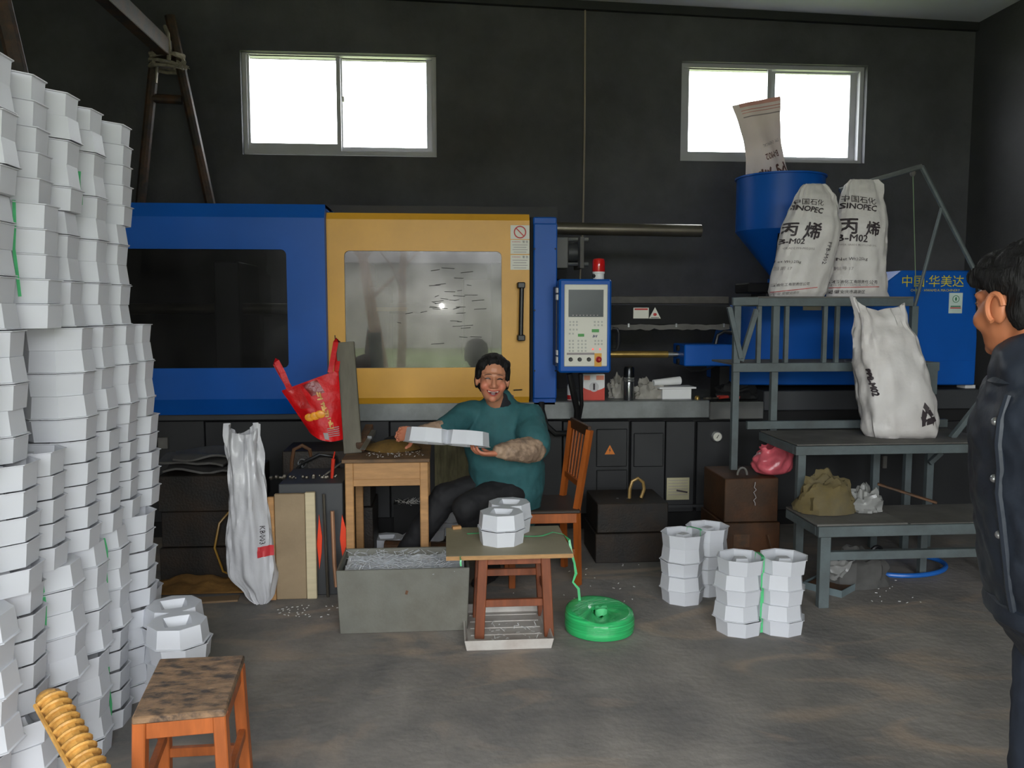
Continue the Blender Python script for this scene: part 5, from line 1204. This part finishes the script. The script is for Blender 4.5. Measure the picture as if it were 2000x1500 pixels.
# ================================================================== ON THE MACHINE BED
zb_ = at(1200, 785, 5.62).z + .001
def onbed(px, Y): return V((at(px, 770, Y).x, Y, zb_))
c = onbed(1160, 5.70); w_ = at(1181, 750, 5.7).x - at(1139, 750, 5.7).x; h_ = at(1160, 731, 5.7).z - zb_
bx = thing('red_white_box', 'small red and white carton below the control box on the machine bed', 'box', c)
part(bx, 'carton', MB().box(c + V((0, .03, h_ / 2)), (w_, .06, h_)), m_white, bevel=.002)
cf = c + V((0, -.001, 0)); b = MB(); n = 14
b.add([cf + V((-w_ / 2 + w_ * i / n, 0, 0)) for i in range(n + 1)] + [cf + V((-w_ / 2 + w_ * i / n, 0, h_ * (.38 + .12 * (2 * i / n - 1) ** 2))) for i in range(n + 1)], [(i, i + 1, n + 2 + i, n + 1 + i) for i in range(n)])
part(bx, 'red_band', b, M('carton_red', (206, 54, 34), .4), solid=.001)
part(bx, 'printed_disc', MB().lathe([(.034, 0), (.034, .002)], cf + V((0, 0, h_ * .52)), 20, Matrix.Rotation(PI / 2, 3, 'X')), M('disc_grey', (190, 188, 188), .4))
part(bx, 'printed_figure', MB().box(cf + V((0, -.003, h_ * .53)), (.014, .002, .045)), m_print)
for dx, wd in ((-.33, .28), (.28, .36)): part(bx, 'printed_patch', MB().box(cf + V((dx * w_, -.001, h_ * .87)), (wd * w_, .002, h_ * .17)), M('salmon_print', (226, 140, 110), .4))
th = onbed(1228, 5.68); t = thing('thermos', 'shiny steel thermos flask standing on the machine bed', 'flask', th); k = (at(1228, 716, 5.68).z - zb_)
part(t, 'flask_body', MB().lathe([(.034, 0), (.036, .008), (.036, k * .52), (.034, k * .56)], th, 24), M('flask_steel', (120, 122, 124), .2, metal=.9))
part(t, 'collar', MB().lathe([(.035, k * .56), (.037, k * .58), (.037, k * .62), (.033, k * .64), (.036, k * .66), (.036, k * .69)], th, 24), m_steel); part(t, 'cup_lid', MB().lathe([(.037, k * .69), (.036, k * .94), (.03, k), (.008, k)], th, 24), M('flask_dark', (56, 58, 60), .22, metal=.8))
c = onbed(1115, 5.72); t = thing('spray_can', 'white and red can behind the black cable on the machine bed', 'can', c)
part(t, 'can_body', MB().lathe([(.024, 0), (.026, .006), (.026, .10), (.018, .125), (.018, .14)], c, 16), m_white); part(t, 'red_band', MB().lathe([(.0265, .01), (.0265, .04)], c, 16), M('can_red', (190, 40, 36), .4))
b = MB(); 
m_foam = M('dusty_film', (150, 146, 138), .6, var=.2, scale=10)
crumple('film_clump', onbed(1265, 5.8), .12, .07, .13, m_foam, 'crumpled dusty plastic heap right of the thermos', 'plastic', 21, amp=.5); crumple('film_clump', onbed(1205, 5.85), .06, .05, .15, m_foam, 'crumpled dusty plastic heap left of the thermos', 'plastic', 25, amp=.5)
c = onbed(1322, 5.72); w_ = .21; bx = thing('small_carton', 'low white carton with papers on top, on the machine bed', 'box', c)
part(bx, 'carton', MB().box(c + V((0, .07, .038)), (w_, .14, .076)), m_paper, bevel=.002)
solo('paper_stack', MB().box(c + V((.0, .07, .083)), (.27, .16, .012), Matrix.Rotation(.06, 3, 'Z')), m_paper, 'sheaf of white papers lying on the small carton', 'paper', bevel=.001)
a_, e_ = at(1276, 744, 5.75), at(1331, 740, 5.75); zmin = c.z + .118
solo('paper_roll', MB().tube([V((a_.x, 5.75, zmin)), V((e_.x, 5.79, zmin + .012))], [.022, .03], 16), m_paper, 'white paper roll on top of the sheaf of papers', 'paper')
rs = random.Random(31)
crumple('black_rag', onbed(1440, 5.8), .16, .1, .11, m_blackmat, 'black oily rag heap right of the small carton', 'rag', 33, amp=.4)
for i, (px_, nm, lb, mt) in enumerate(((1362, 'hose_clip', 'round brass fitting next to the small carton on the bed', m_brass), (1382, 'ring_spanner', 'dark ring spanner lying left of the black rag heap', m_dsteel), (1405, 'pliers', 'pliers with red grips lying before the black rag heap', M('red_grip', (150, 44, 34), .5)))):
    c = onbed(px_, 5.69 + .0 * i)
    if i == 0: b = MB().lathe([(.012, 0), (.018, .006), (.018, .02), (.01, .03)], c, 14)
    elif i == 1: b = MB().tube([c + V((.025 * math.cos(a), .025 * math.sin(a), .012)) for a in [2 * PI * j / 12 for j in range(12)]], .009, 8, closed=True).bar(c + V((.03, 0, .012)), c + V((.16, .05, .012)), .016, .01)
    else: b = MB().tube([c + V((0, 0, .015)), c + V((.08, .02, .02)), c + V((.15, .0, .015))], .011, 8).tube([c + V((0, .05, .015)), c + V((.08, .03, .02)), c + V((.15, .06, .015))], .011, 8)
    solo(nm, b, mt, lb, 'tool')
# ================================================================== GANTRY, CONDUIT
m_gant = M('soot_rusty_pipe', (40, 34, 30), .6, var=.3, scale=8, dirt=(96, 60, 30), damt=.5, dscale=9, bump=.2, dcontrast=.15)
ga = thing('hoist_gantry', 'rusty pipe hoist gantry with rope lashing, behind the white stack', 'gantry', (-2.2, 5.2, 0))
YR = 6.85; kf = .545
def fr_(px, py, Y=YR): return at(px, py, Y)
def shift(p, Y): return V((p.x, Y, p.z))
t1, b1 = fr_(303, 105), fr_(275, 392); t2, b2_ = fr_(338, 62), fr_(410, 395)
def tofloor(t, b): d = b - t; return t + d * (-t.z / d.z)
for Y in (YR, 3.98):
    n0 = 0
    for (t, b_) in ((t1, b1), (t2, b2_)):
        f = tofloor(t, b_)
        part(ga, 'leg', MB().tube([shift(t + (t - b_).normalized() * .12, Y), shift(f, Y)], .04, 10), m_gant)
    a_, c_ = fr_(296, 192), fr_(356, 195); part(ga, 'cross_bar', MB().tube([shift(a_, Y), shift(c_, Y)], .035, 10), m_gant)
ap = fr_(328, 108); part(ga, 'beam', MB().bar(V((ap.x, YR + .15, ap.z + .03)), V((ap.x, 3.2, ap.z + .03)), .10, .13), m_gant, bevel=.006)
rp = []
for i in range(40):
    a = i * .75; rp.append(V((ap.x + .13 * math.cos(a), YR - .02 + .11 * math.sin(a), ap.z - .06 + .05 * math.sin(i * .31) )))
part(ga, 'rope_lashing', MB().tube(rp, .014, 7), m_rope)
part(ga, 'rope_lashing', MB().tube([ap + V((.03, -.1, -.1)), ap + V((.05, -.12, .0)), ap + V((.04, -.12, .13)), ap + V((.0, -.05, .2))], .016, 7), m_rope)
b = MB(); rs = random.Random(3); q0 = at(352, 122, YR - .1)
for i in range(26): b.tube([q0 + V((rs.uniform(-.03, .03), 0, rs.uniform(-.01, .02))), q0 + V((rs.uniform(-.06, .07), rs.uniform(-.02, .02), rs.uniform(-.06, -.03)))], .003, 4)
part(ga, 'rope_fray', b, m_rope)['kind'] = 'stuff'
part(ga, 'shiny_sleeve', MB().tube([at(306, 128, YR - .05), at(304, 162, YR - .05)], .012, 8), m_dsteel)
solo('wall_conduit', MB().tube([at(1143, 20, YB - .015), at(1142, 250, YB - .015), at(1139, 432, YB - .015), at(1132, 560, YB - .015)], .0085, 8), M('pale_conduit', (150, 140, 126), .6), 'thin pale cable running straight down the black back wall', 'cable')

b = MB(); rs = random.Random(17)
for _ in range(70):
    px, py = rs.choice(((rs.uniform(540, 660), rs.uniform(1185, 1210)), (rs.uniform(1000, 1250), rs.uniform(1095, 1180)), (rs.uniform(540, 660), rs.uniform(1180, 1205)), (rs.uniform(1690, 1800), rs.uniform(1130, 1180))))
    p = fl(px, py); a = rs.uniform(0, PI); b.bar(p + V((0, 0, .0015)), p + V((math.cos(a), math.sin(a), .05)) * rs.uniform(.005, .014) + V((0, 0, .0015)), .004, .002)
solo('floor_scraps', b, m_white, 'tiny white plastic scraps scattered over the concrete floor', 'scraps', kind='stuff')
# ================================================================== PEOPLE
from mathutils.bvhtree import BVHTree
def head_parts(b, c, f, u, k=1.0, smile=True, wide=1.0):
    """adds a head (skull, face, jaw, nose, brow, ears) to b; local axes: side, forward, up"""
    f = V(f).normalized(); u = V(u); s = f.cross(u).normalized(); u = s.cross(f).normalized(); c = V(c)
    R = Matrix((s, f, u)).transposed(); W = lambda x, y, z: c + R @ (V((x * wide, y, z)) * k)
    B = lambda p, r, **q: b.ball(W(*p), [r[0] * k * wide, r[1] * k, r[2] * k], R, 18, 12)
    B((0, -.014, .038), (.077, .094, .086)); B((0, .028, -.022), (.066, .068, .088)); B((0, .036, -.072), (.050, .052, .042))
    B((0, .074, -.094), (.022, .018, .018))
    for q in (-1, 1):
        B((q * .040, .060, -.030), (.027, .026, .027)); B((q * .079, -.004, -.006), (.012, .021, .033)); B((q * .013, .097, -.031), (.011, .011, .009))
        B((q * .031, .072, .006), (.017, .017, .011))
    b.loft([W(0, .088, .014), W(0, .102, -.010), W(0, .110, -.027)], [.010 * k, .011 * k, .013 * k], 10)
    b.loft([W(-.052, .068, .024), W(-.02, .086, .027), W(.02, .086, .027), W(.052, .068, .024)], [.009 * k] * 4, 8)
    if smile:
        b.loft([W(-.030, .078, -.050), W(-.012, .090, -.052), W(.012, .090, -.052), W(.030, .078, -.050)], [.006 * k] * 4, 8)
        b.loft([W(-.028, .076, -.060), W(-.012, .088, -.076), W(.012, .088, -.076), W(.028, .076, -.060)], [.006 * k] * 4, 8)
    return W, R
def hand_parts(b, w, d, n, curl=1.0, thumb=1, k=1.0, spread=.018):
    """palm, four unequal fingers bent toward the palm side n, and a thumb leaving the palm's side; w = wrist, d = towards the fingers"""
    w = V(w); d = V(d).normalized(); n = V(n); n = (n - d * n.dot(d)).normalized(); t = d.cross(n).normalized() * thumb
    b.loft([w - d * .02, w + d * .02 * k, w + d * .055 * k, w + d * .085 * k], [(.026 * k, .018 * k), (.034 * k, .016 * k), (.041 * k, .015 * k), (.040 * k, .012 * k)], 14, side=t)
    for i, (off, L_) in enumerate(((.030, .072), (.010, .082), (-.010, .077), (-.030, .060))):
        p = w + d * (.082 - .004 * abs(i - 1)) * k + t * off * k; pts = [p - d * .02]; a = .25 * curl
        dirn = d + t * off * .8; pts.append(p.copy())
        for seg, fr in enumerate((.45, .32, .25)):
            v = (dirn * math.cos(a) + n * math.sin(a)).normalized(); p = p + v * L_ * fr * k; pts.append(p.copy()); a += (.62, .55, .3)[seg] * curl
        b.loft(pts, [.0092 * k, .0092 * k, .0088 * k, .0082 * k, .0072 * k], 8)
    p = w + d * .025 * k + t * .032 * k; v = (d * .55 + t * .75 + n * .35).normalized(); q = p + v * .04 * k; v2 = (d * .85 + t * .25 + n * .55).normalized()
    b.loft([p - t * .012, p, q, q + v2 * .032 * k], [.013 * k, .0125 * k, .0105 * k, .0085 * k], 8)
def bvh_of(o):
    org = ORG[o.name]; return BVHTree.FromPolygons([v.co + org for v in o.data.vertices], [tuple(p.vertices) for p in o.data.polygons])
def on_face(bv, W, f, x, z, off=.0015):
    o = W(x, .3, z); h = bv.ray_cast(o, -V(f).normalized()); p = h[0] if h[0] is not None else W(x, .09, z)
    return p + V(f).normalized() * off
def attr_color(o, name, fn):
    """skin tone that varies over the body"""
    ca = o.data.color_attributes.new(name, 'FLOAT_COLOR', 'POINT'); org = ORG[o.name]
    for i, v in enumerate(o.data.vertices): ca.data[i].color = (*fn(v.co + org), 1)
def skin_mat(name, attr, rough=.5):
    m = bpy.data.materials.new(name); m.use_nodes = True; N = m.node_tree.nodes; p = N['Principled BSDF']; a = N.new('ShaderNodeAttribute'); a.attribute_name = attr
    m.node_tree.links.new(a.outputs['Color'], p.inputs['Base Color']); p.inputs['Roughness'].default_value = rough; p.inputs['Subsurface Weight'].default_value = .08; p.inputs['Subsurface Radius'].default_value = (.02, .008, .004); return m
def wrinkle(amp, sc, seed=0):
    def f(me):
        nr = [v.normal.copy() for v in me.vertices]
        for v, nn in zip(me.vertices, nr):
            q = v.co * sc + V((seed, seed, 0)); k = noise.noise(q) + .5 * noise.noise(q * 2.3)
            v.co += nn * amp * k
    return f
m_tunic = M('teal_tunic', (40, 88, 92), .8, var=.12, scale=20, bump=.35, bscale=26)
m_camo = M('mottled_sleeve', (164, 138, 116), .6, var=.1, scale=8, dirt=(96, 78, 66), damt=.7, dscale=16, bump=.4, bscale=30, dcontrast=.1)
m_trous = M('black_trousers', (22, 22, 25), .8, var=.2, scale=10, bump=.3, bscale=20)
m_shoe = M('dark_shoe', (34, 32, 34), .5, var=.2)
m_dcollar = M('dark_collar', (26, 26, 32), .8); m_mauve = M('grey_mauve_collar', (92, 84, 92), .8)
# ---------------------------------------------------------------- the seated person
wo = thing('person', 'laughing person in teal tunic seated on the wooden chair, holding a white tray', 'person', (.36, 4.62, 0))
A3 = lambda x, y, Y: at(x, y, Y)
hd = A3(962, 741, 4.42); face = (EYE - hd); face = V((face.x + .35, face.y, face.z * .2)).normalized(); hup = V((.07, -.12, 1))
neck = A3(974, 790, 4.52); ch_ = A3(976, 850, 4.56); wa = A3(992, 925, 4.60); hp = V((wa.x + .01, 4.66, .53))
shR, elR, wrR = A3(908, 812, 4.52), A3(866, 842, 4.40), A3(815, 846, 4.34)
shL, elL, wrL = A3(1032, 816, 4.52), A3(1046, 878, 4.34), A3(976, 881, 4.20)
hiR, knR, anR = V((hp.x - .06, 4.62, .54)), A3(868, 972, 4.56), None; anR = A3(806, 1062, 4.58); dd = anR - knR; anR = knR + dd * ((knR.z - .09) / -dd.z)
hiL, knL = V((hp.x - .02, 4.50, .53)), A3(912, 992, 4.36); anL = fl(958, 1135); anL = V((anL.x, anL.y + .0, .09))
b = MB(); W, R = head_parts(b, hd, face, hup, 1.04)
b.loft([W(0, -.018, -.06), neck.lerp(W(0, -.02, -.09), .3), neck + V((0, .03, -.05))], [.052, .054, .06], 14)
b.loft([neck + V((0, .03, -.06)), ch_, wa, hp], [(.11, .09), (.16, .12), (.165, .13), (.15, .12)], 16, side=(1, 0, 0))
for (s_, e_, w_) in ((shR, elR, wrR), (shL, elL, wrL)):
    b.loft([s_, s_.lerp(e_, .5), e_], [.052, .047, .040], 12); b.loft([e_, e_.lerp(w_, .4), w_], [.040, .038, .027], 12)
for (h_, k_, a_) in ((hiR, knR, anR), (hiL, knL, anL)):
    b.loft([h_, h_.lerp(k_, .5), k_], [.085, .075, .058], 12); b.loft([k_, k_.lerp(a_, .35), a_], [.055, .053, .036], 12)
hand_parts(b, wrR, V((-.80, -.35, .03)), V((.42, -.90, 0)), 1.15, thumb=-1)
hand_parts(b, wrL + V((-.005, 0, -.012)), V((-1, -.10, .0)), V((0, .25, 1)), .95, thumb=1)
def skin_f(p):
    q = R.transposed() @ (p - hd); base_ = V(lin((186, 128, 98))); red = V(lin((204, 104, 84))); dk = V(lin((150, 92, 70)))
    c = base_.copy()
    for s_ in (-1, 1): c = c.lerp(red, .55 * math.exp(-((q.x - s_ * .045) ** 2 + (q.z + .034) ** 2) / .0009) * (1 if q.y > .02 else 0))
    for s_ in (-1, 1): c = c.lerp(dk, .5 * math.exp(-(((q.x - s_ * .031) / .02) ** 2 + ((q.z - .006) / .010) ** 2)) * (1 if q.y > .04 else 0))  # darker tone in the hollow round each eye
    c = c.lerp(red, .35 * math.exp(-((q.x) ** 2 + (q.z + .1) ** 2) / .0006) * (1 if q.y > .02 else 0))
    if (p - hd).length > .3: c = V(lin((190, 120, 92)))
    return c
def dents(me):
    for v in me.vertices:
        q = R.transposed() @ (v.co - hd)
        if q.y > .03:
            for s_ in (-1, 1):
                v.co -= V(face) * .006 * math.exp(-(((q.x - s_ * .031) / .016) ** 2 + ((q.z - .008) / .008) ** 2))
            v.co -= V(face) * .007 * math.exp(-((q.x / .022) ** 2 + ((q.z + .064) / .007) ** 2))
            for s_ in (-1, 1): v.co -= V(face) * .004 * math.exp(-(((q.x - s_ * .040 - s_ * (q.z + .04) * -.3) / .006) ** 2 + ((q.z + .052) / .022) ** 2))
body = fuse(b, 'body', skin_mat('flushed_skin', 'tone'), wo, .0048, 3, tweak=dents); attr_color(body, 'tone', skin_f)
bv = bvh_of(body); OF = lambda x, z, off=.0015: on_face(bv, W, face, x, z, off)
m_eye = M('dark_eye', (30, 20, 16), .3); m_brow = M('thin_brow', (92, 62, 50), .8); m_mouth = M('open_mouth', (88, 24, 24), .4); m_teeth = M('teeth', (226, 214, 196), .3); m_lip = M('lips', (178, 78, 72), .45)
for s_ in (-1, 1):
    part(wo, 'eye', MB().tube([OF(s_ * (.031 + .0155 * t), .005 + .0045 * (1 - t * t), .0008) for t in (-1, -.6, -.2, .2, .6, 1)], [.0012, .0034, .0042, .0042, .0034, .0012], 8), m_eye)
    part(wo, 'eyebrow', MB().tube([OF(s_ * (.031 + .020 * t), .026 + .004 * (1 - t * t) - (.003 * t), .0005) for t in (-1, -.5, 0, .5, 1)], [.001, .0026, .003, .0026, .001], 6), m_brow)
b = MB(); n = 16
up_, lo_ = [OF(.032 * t, -.0550 + .0045 * t * t, .0018) for t in [-1 + 2 * i / n for i in range(n + 1)]], [OF(.032 * t, -.0745 + .022 * t * t, .0018) for t in [-1 + 2 * i / n for i in range(n + 1)]]
b.add(up_ + lo_, [(i, i + 1, n + 2 + i, n + 1 + i) for i in range(n)]); mo = part(wo, 'mouth', b, m_mouth, solid=.002)
tu, tl = [OF(.026 * t, -.0562 + .004 * t * t, .0036) for t in [-1 + .25 * i for i in range(9)]], [OF(.026 * t, -.0655 + .009 * t * t, .0036) for t in [-1 + .25 * i for i in range(9)]]
part(mo, 'teeth_row', MB().add(tu + tl, [(i, i + 1, 10 + i, 9 + i) for i in range(8)]), m_teeth, solid=.001)
part(wo, 'lip', MB().tube([OF(.034 * t, -.0535 + .005 * t * t, .001) for t in (-1, -.6, -.2, .2, .6, 1)], [.001, .0028, .0034, .0034, .0028, .001], 6), m_lip)
part(wo, 'lip', MB().tube([OF(.033 * t, -.0770 + .024 * t * t, .001) for t in (-1, -.6, -.2, .2, .6, 1)], [.001, .003, .004, .004, .003, .001], 6), m_lip)
b = MB(); Bh = lambda p, r: b.ball(W(*p), [q * 1.04 for q in r], R, 18, 12)
Bh((0, -.026, .050), (.088, .098, .088)); Bh((0, -.055, -.01), (.080, .066, .085)); Bh((0, .014, .096), (.068, .054, .034))
for s_ in (-1, 1): Bh((s_ * .077, -.014, .030), (.016, .040, .055)); Bh((s_ * .064, .018, .074), (.022, .036, .034)); Bh((s_ * .079, -.026, -.008), (.013, .030, .046)); Bh((s_ * .075, .020, .028), (.008, .016, .034))
def strands(R_, c_, amp=.004):
    def f(me):
        nr = [v.normal.copy() for v in me.vertices]; Rt = R_.transposed()
        for v, nn in zip(me.vertices, nr):
            q = Rt @ (v.co - c_); v.co += nn * amp * (noise.noise(V((q.x * 130, q.y * 30, q.z * 14))) + .6 * noise.noise(q * 40))
    return f
fuse(b, 'hair', m_hair, wo, .0055, 3, tweak=strands(R, hd, .003))
part(wo, 'inner_collar', MB().loft([neck + V((-.008, -.03, .028)), neck + V((0, -.01, .0))], [(.062, .052), (.08, .06)], 16, side=(1, 0, 0)), m_dcollar)
part(wo, 'collar', MB().tube([neck + V((.074 * math.cos(a), .058 * math.sin(a) - .005, .016 + .022 * math.cos(a - 1.0))) for a in [.35 + 1.5 * i / 10 for i in range(11)]], .02, 8), m_mauve)
# tunic
b = MB()
b.loft([neck + V((0, .0, .034)), neck + V((0, .015, -.018)), A3(970, 822, 4.55), ch_, A3(984, 890, 4.57), wa, A3(1003, 965, 4.62), A3(1006, 990, 4.62)],
       [(.078, .068), (.135, .095), (.19, .125), (.205, .145), (.21, .16), (.215, .175), (.18, .175), (.15, .15)], 28, side=(1, 0, 0))
b.loft([shR + V((.05, .02, .01)), shR, shR.lerp(elR, .6), elR], [.075, .078, .070, .066], 16)
b.loft([shL + V((-.06, .02, .0)), shL, shL.lerp(elL, .5), shL.lerp(elL, .84)], [.085, .092, .094, .090], 16)
b.loft([A3(1000, 955, 4.58), A3(955, 965, 4.52), A3(935, 972, 4.50)], [(.10, .12), (.07, .10), (.035, .07)], 14)
fuse(b, 'tunic', m_tunic, wo, .008, 5, tweak=wrinkle(.007, 11, 3))
b = MB(); b.loft([elR.lerp(shR, .10), elR.lerp(wrR, .35), elR.lerp(wrR, .78)], [.060, .055, .042], 16); fuse(b, 'sleeve_cover', m_camo, wo, .006, 2, tweak=wrinkle(.006, 26, 5))
b = MB(); b.loft([elL.lerp(shL, .05), elL + V((.0, 0, 0)), elL.lerp(wrL, .3), elL.lerp(wrL, .7), elL.lerp(wrL, .98)], [.066, .070, .068, .056, .040], 18); fuse(b, 'sleeve_cover', m_camo, wo, .006, 2, tweak=wrinkle(.008, 24, 9))
b = MB()
b.loft([hp + V((-.05, 0, .0)), hp + V((.06, 0, 0))], [.12, .11], 16)
for (h_, k_, a_) in ((hiR, knR, anR), (hiL, knL, anL)):
    b.loft([h_, h_.lerp(k_, .5), k_], [.105, .100, .082], 16); b.loft([k_, k_.lerp(a_, .4), a_ + V((0, 0, -.02))], [.078, .076, .064], 14)
fuse(b, 'trousers', m_trous, wo, .008, 4, tweak=wrinkle(.006, 14, 2))
for a_, dv in ((anR, V((-.8, -.5, 0))), (anL, V((-.5, -.85, 0)))):
    dv = dv.normalized(); b = MB(); c = V((a_.x, a_.y, .035)); b.loft([c - dv * .05, c + dv * .04, c + dv * .15, c + dv * .18], [(.036, .034), (.04, .036), (.044, .028), (.03, .02)], 14, side=dv.cross(Z_)); b.loft([c + V((0, 0, .0)), c + V((0, 0, .05))], [.04, .042], 12)
    for i, p in enumerate(b.v): b.v[i] = V((p.x, p.y, max(p.z, .002)))
    fuse(b, 'shoe', m_shoe, wo, .006, 3)
# the tray in their hands
tc0 = A3(875, 858, 4.20)
put_tray(tc0.x, tc0.y, tc0.z - TH / 2 + .01, -.06, 1, 'white twin tray held by the seated person', tiltx=-.22, tilty=.075)

# ---------------------------------------------------------------- the man at the right edge
ma = thing('person', 'dark-jacketed person seen from behind at the right edge of the photo, looking away', 'person', (1.42, 1.85, 0))
mh = at(2001, 594, 1.82); mf = V((-.26, .965, -.03)); mup = V((-.06, .03, 1)); ctr = V((1.463, 1.765, 0))
b = MB(); W, R = head_parts(b, mh, mf, mup, 1.08, smile=False)
sd = mf.cross(Z_).normalized()                       # his right side
fw = V((-1, .08, 0)).normalized(); sd = fw.cross(Z_).normalized(); lf = -sd
C = lambda x, y, z: ctr + lf * x + fw * y + V((0, 0, z))
b.loft([W(0, -.03, -.05), W(0, -.04, -.12), C(0, .10, 1.38)], [.058, .060, .07], 16)
b.loft([C(0, .09, 1.37), C(0, .05, 1.2), C(0, 0.01, 1.0), C(0, 0, .88)], [(.15, .09), (.18, .12), (.165, .12), (.165, .12)], 18, side=lf)
for s_ in (-1, 1):
    sh, el, wr = C(s_ * .185, .05, 1.355), C(s_ * .24, -.06, 1.08), C(s_ * .16, .05, .93)
    b.loft([sh, sh.lerp(el, .5), el], [.055, .05, .042], 12); b.loft([el, el.lerp(wr, .4), wr], [.042, .04, .028], 12)
    hand_parts(b, wr, (wr - el) + V((0, 0, -.05)), -lf * s_, .8, thumb=s_)
    b.loft([C(s_ * .09, -.03, .86), C(s_ * .10, -.03, .5), C(s_ * .10, -.03, .09)], [.09, .06, .038], 14)
def tone2(p):
    return V(lin((180, 112, 76)))
mb_ = fuse(b, 'body', skin_mat('tanned_skin', 'tone'), ma, .006, 3); attr_color(mb_, 'tone', tone2)
bv = bvh_of(mb_); OF = lambda x, z, off=.001: on_face(bv, W, mf, x, z, off)
for s_ in (-1, 1):
    part(ma, 'eye', MB().tube([OF(s_ * (.031 + .0145 * t), .006) for t in (-1, -.5, 0, .5, 1)], [.001, .003, .004, .003, .001], 8), m_eye)
    part(ma, 'eyebrow', MB().tube([OF(s_ * (.031 + .02 * t), .026) for t in (-1, 0, 1)], [.002, .004, .002], 6), m_hair)
    part(ma, 'ear', MB().tube([W(s_ * .089, -.004 + .019 * math.cos(a) , -.004 + .030 * math.sin(a)) for a in [-1.2 + 4.2 * i / 12 for i in range(13)]], .0065, 8), M('tanned_ear', (180, 112, 76), .5))
part(ma, 'lip', MB().tube([OF(.024 * t, -.062) for t in (-1, -.5, 0, .5, 1)], [.001, .004, .005, .004, .001], 6), m_lip)
b = MB(); Bh = lambda p, r: b.ball(W(*p), r, R, 18, 12)
Bh((0, -.030, .060), (.090, .098, .088)); Bh((0, -.070, .000), (.078, .056, .075)); Bh((0, .050, .088), (.066, .044, .034)); Bh((0, -.080, -.045), (.058, .036, .045))
for s_ in (-1, 1): Bh((s_ * .076, -.002, .052), (.018, .052, .032)); Bh((s_ * .074, -.045, .0), (.016, .026, .055)); Bh((s_ * .06, .05, .062), (.026, .035, .028))
fuse(b, 'hair', m_hair, ma, .006, 2, tweak=strands(R, mh, .007))
m_jacket = M('dark_quilted_jacket', (34, 40, 50), .5, var=.2, scale=9, bump=.45, bscale=16, spec=.4)
b = MB()
b.loft([C(0, .125, 1.41), C(0, .11, 1.37), C(0, .085, 1.31), C(0, .055, 1.18), C(0, .03, 1.05), C(0, .02, .93), C(0, .005, .84), C(0, -.01, .80)], [(.10, .095), (.17, .125), (.215, .155), (.23, .175), (.23, .18), (.22, .172), (.21, .155), (.19, .13)], 26, side=lf)
for s_ in (-1, 1):
    sh, el, wr = C(s_ * .185, .05, 1.355), C(s_ * .255, -.06, 1.08), C(s_ * .18, .04, .95)
    b.loft([sh - lf * s_ * .05, sh, sh.lerp(el, .5), el], [.09, .09, .082, .076], 16); b.loft([el, el.lerp(wr, .5), wr], [.076, .070, .058], 14)
jk = fuse(b, 'jacket', m_jacket, ma, .009, 4, tweak=wrinkle(.010, 12, 4))
b = MB(); nC = C(0, .125, 1.415)
def colf(u, v): a = u * 2 * PI; r = .092 + .022 * v * 0 - .012 * v; return nC + lf * (math.cos(a) * r * 1.08) + fw * (math.sin(a) * r * 1.05) + V((0, 0, -.03 + .088 * v - .075 * v * max(0, math.sin(a)) ** 2 + .012 * v * max(0, -math.sin(a))))
b.grid(colf, 32, 6, closeu=True); part(ma, 'collar', b, m_jacket, solid=.014)
bj = bvh_of(jk)
def onj(x, y, z, d):
    d = V(d).normalized(); o = C(x, y, z) + d * 1.0; h = bj.ray_cast(o, -d); return h[0] if h[0] is not None else C(x, y, z) + d * .2
for z in (.845,):
    ringp = [onj(0, .01, z, (math.cos(a), math.sin(a), 0)) for a in [2 * PI * i / 40 for i in range(40)]]
    part(ma, 'hem_band', MB().tube(ringp, .012, 8, closed=True, flat=2.2), m_jacket)
pk_ = [onj(.10 + .012 * i, .0, 1.04 - .028 * i, (-.75, -.66, 0)) for i in range(6)]
part(ma, 'pocket_welt', MB().tube(pk_, .009, 8), m_jacket)
part(ma, 'placket', MB().tube([onj(.015, 0, 1.36 - .055 * i, (-1, -.06, 0)) for i in range(10)], .010, 8), m_jacket)
for z in (1.30, 1.17, 1.04):
    o = C(.03, .6, z); h = bj.ray_cast(o, -fw); p = h[0] if h[0] is not None else C(.03, .18, z)
    part(ma, 'snap_button', MB().ball(p, (.010, .010, .010), n=10, m=8), m_steel)
b = MB()
for s_ in (-1, 1): b.loft([C(s_ * .085, -.03, .86), C(s_ * .10, -.03, .5), C(s_ * .10, -.03, .10)], [.105, .095, .085], 16)
fuse(b, 'trousers', M('navy_trousers', (36, 44, 58), .8, var=.15, bump=.2, bscale=20), ma, .009, 4, tweak=wrinkle(.006, 14, 6))
for s_ in (-1, 1):
    c = C(s_ * .10, -.03, .04); b = MB(); b.loft([c - fw * .07, c + fw * .05, c + fw * .16, c + fw * .19], [(.038, .036), (.042, .038), (.046, .03), (.03, .02)], 14, side=lf)
    for i, p in enumerate(b.v): b.v[i] = V((p.x, p.y, max(p.z, .002)))
    fuse(b, 'shoe', m_shoe, ma, .007, 3)
bpy.data.objects.remove(_to); bpy.data.curves.remove(_tc)
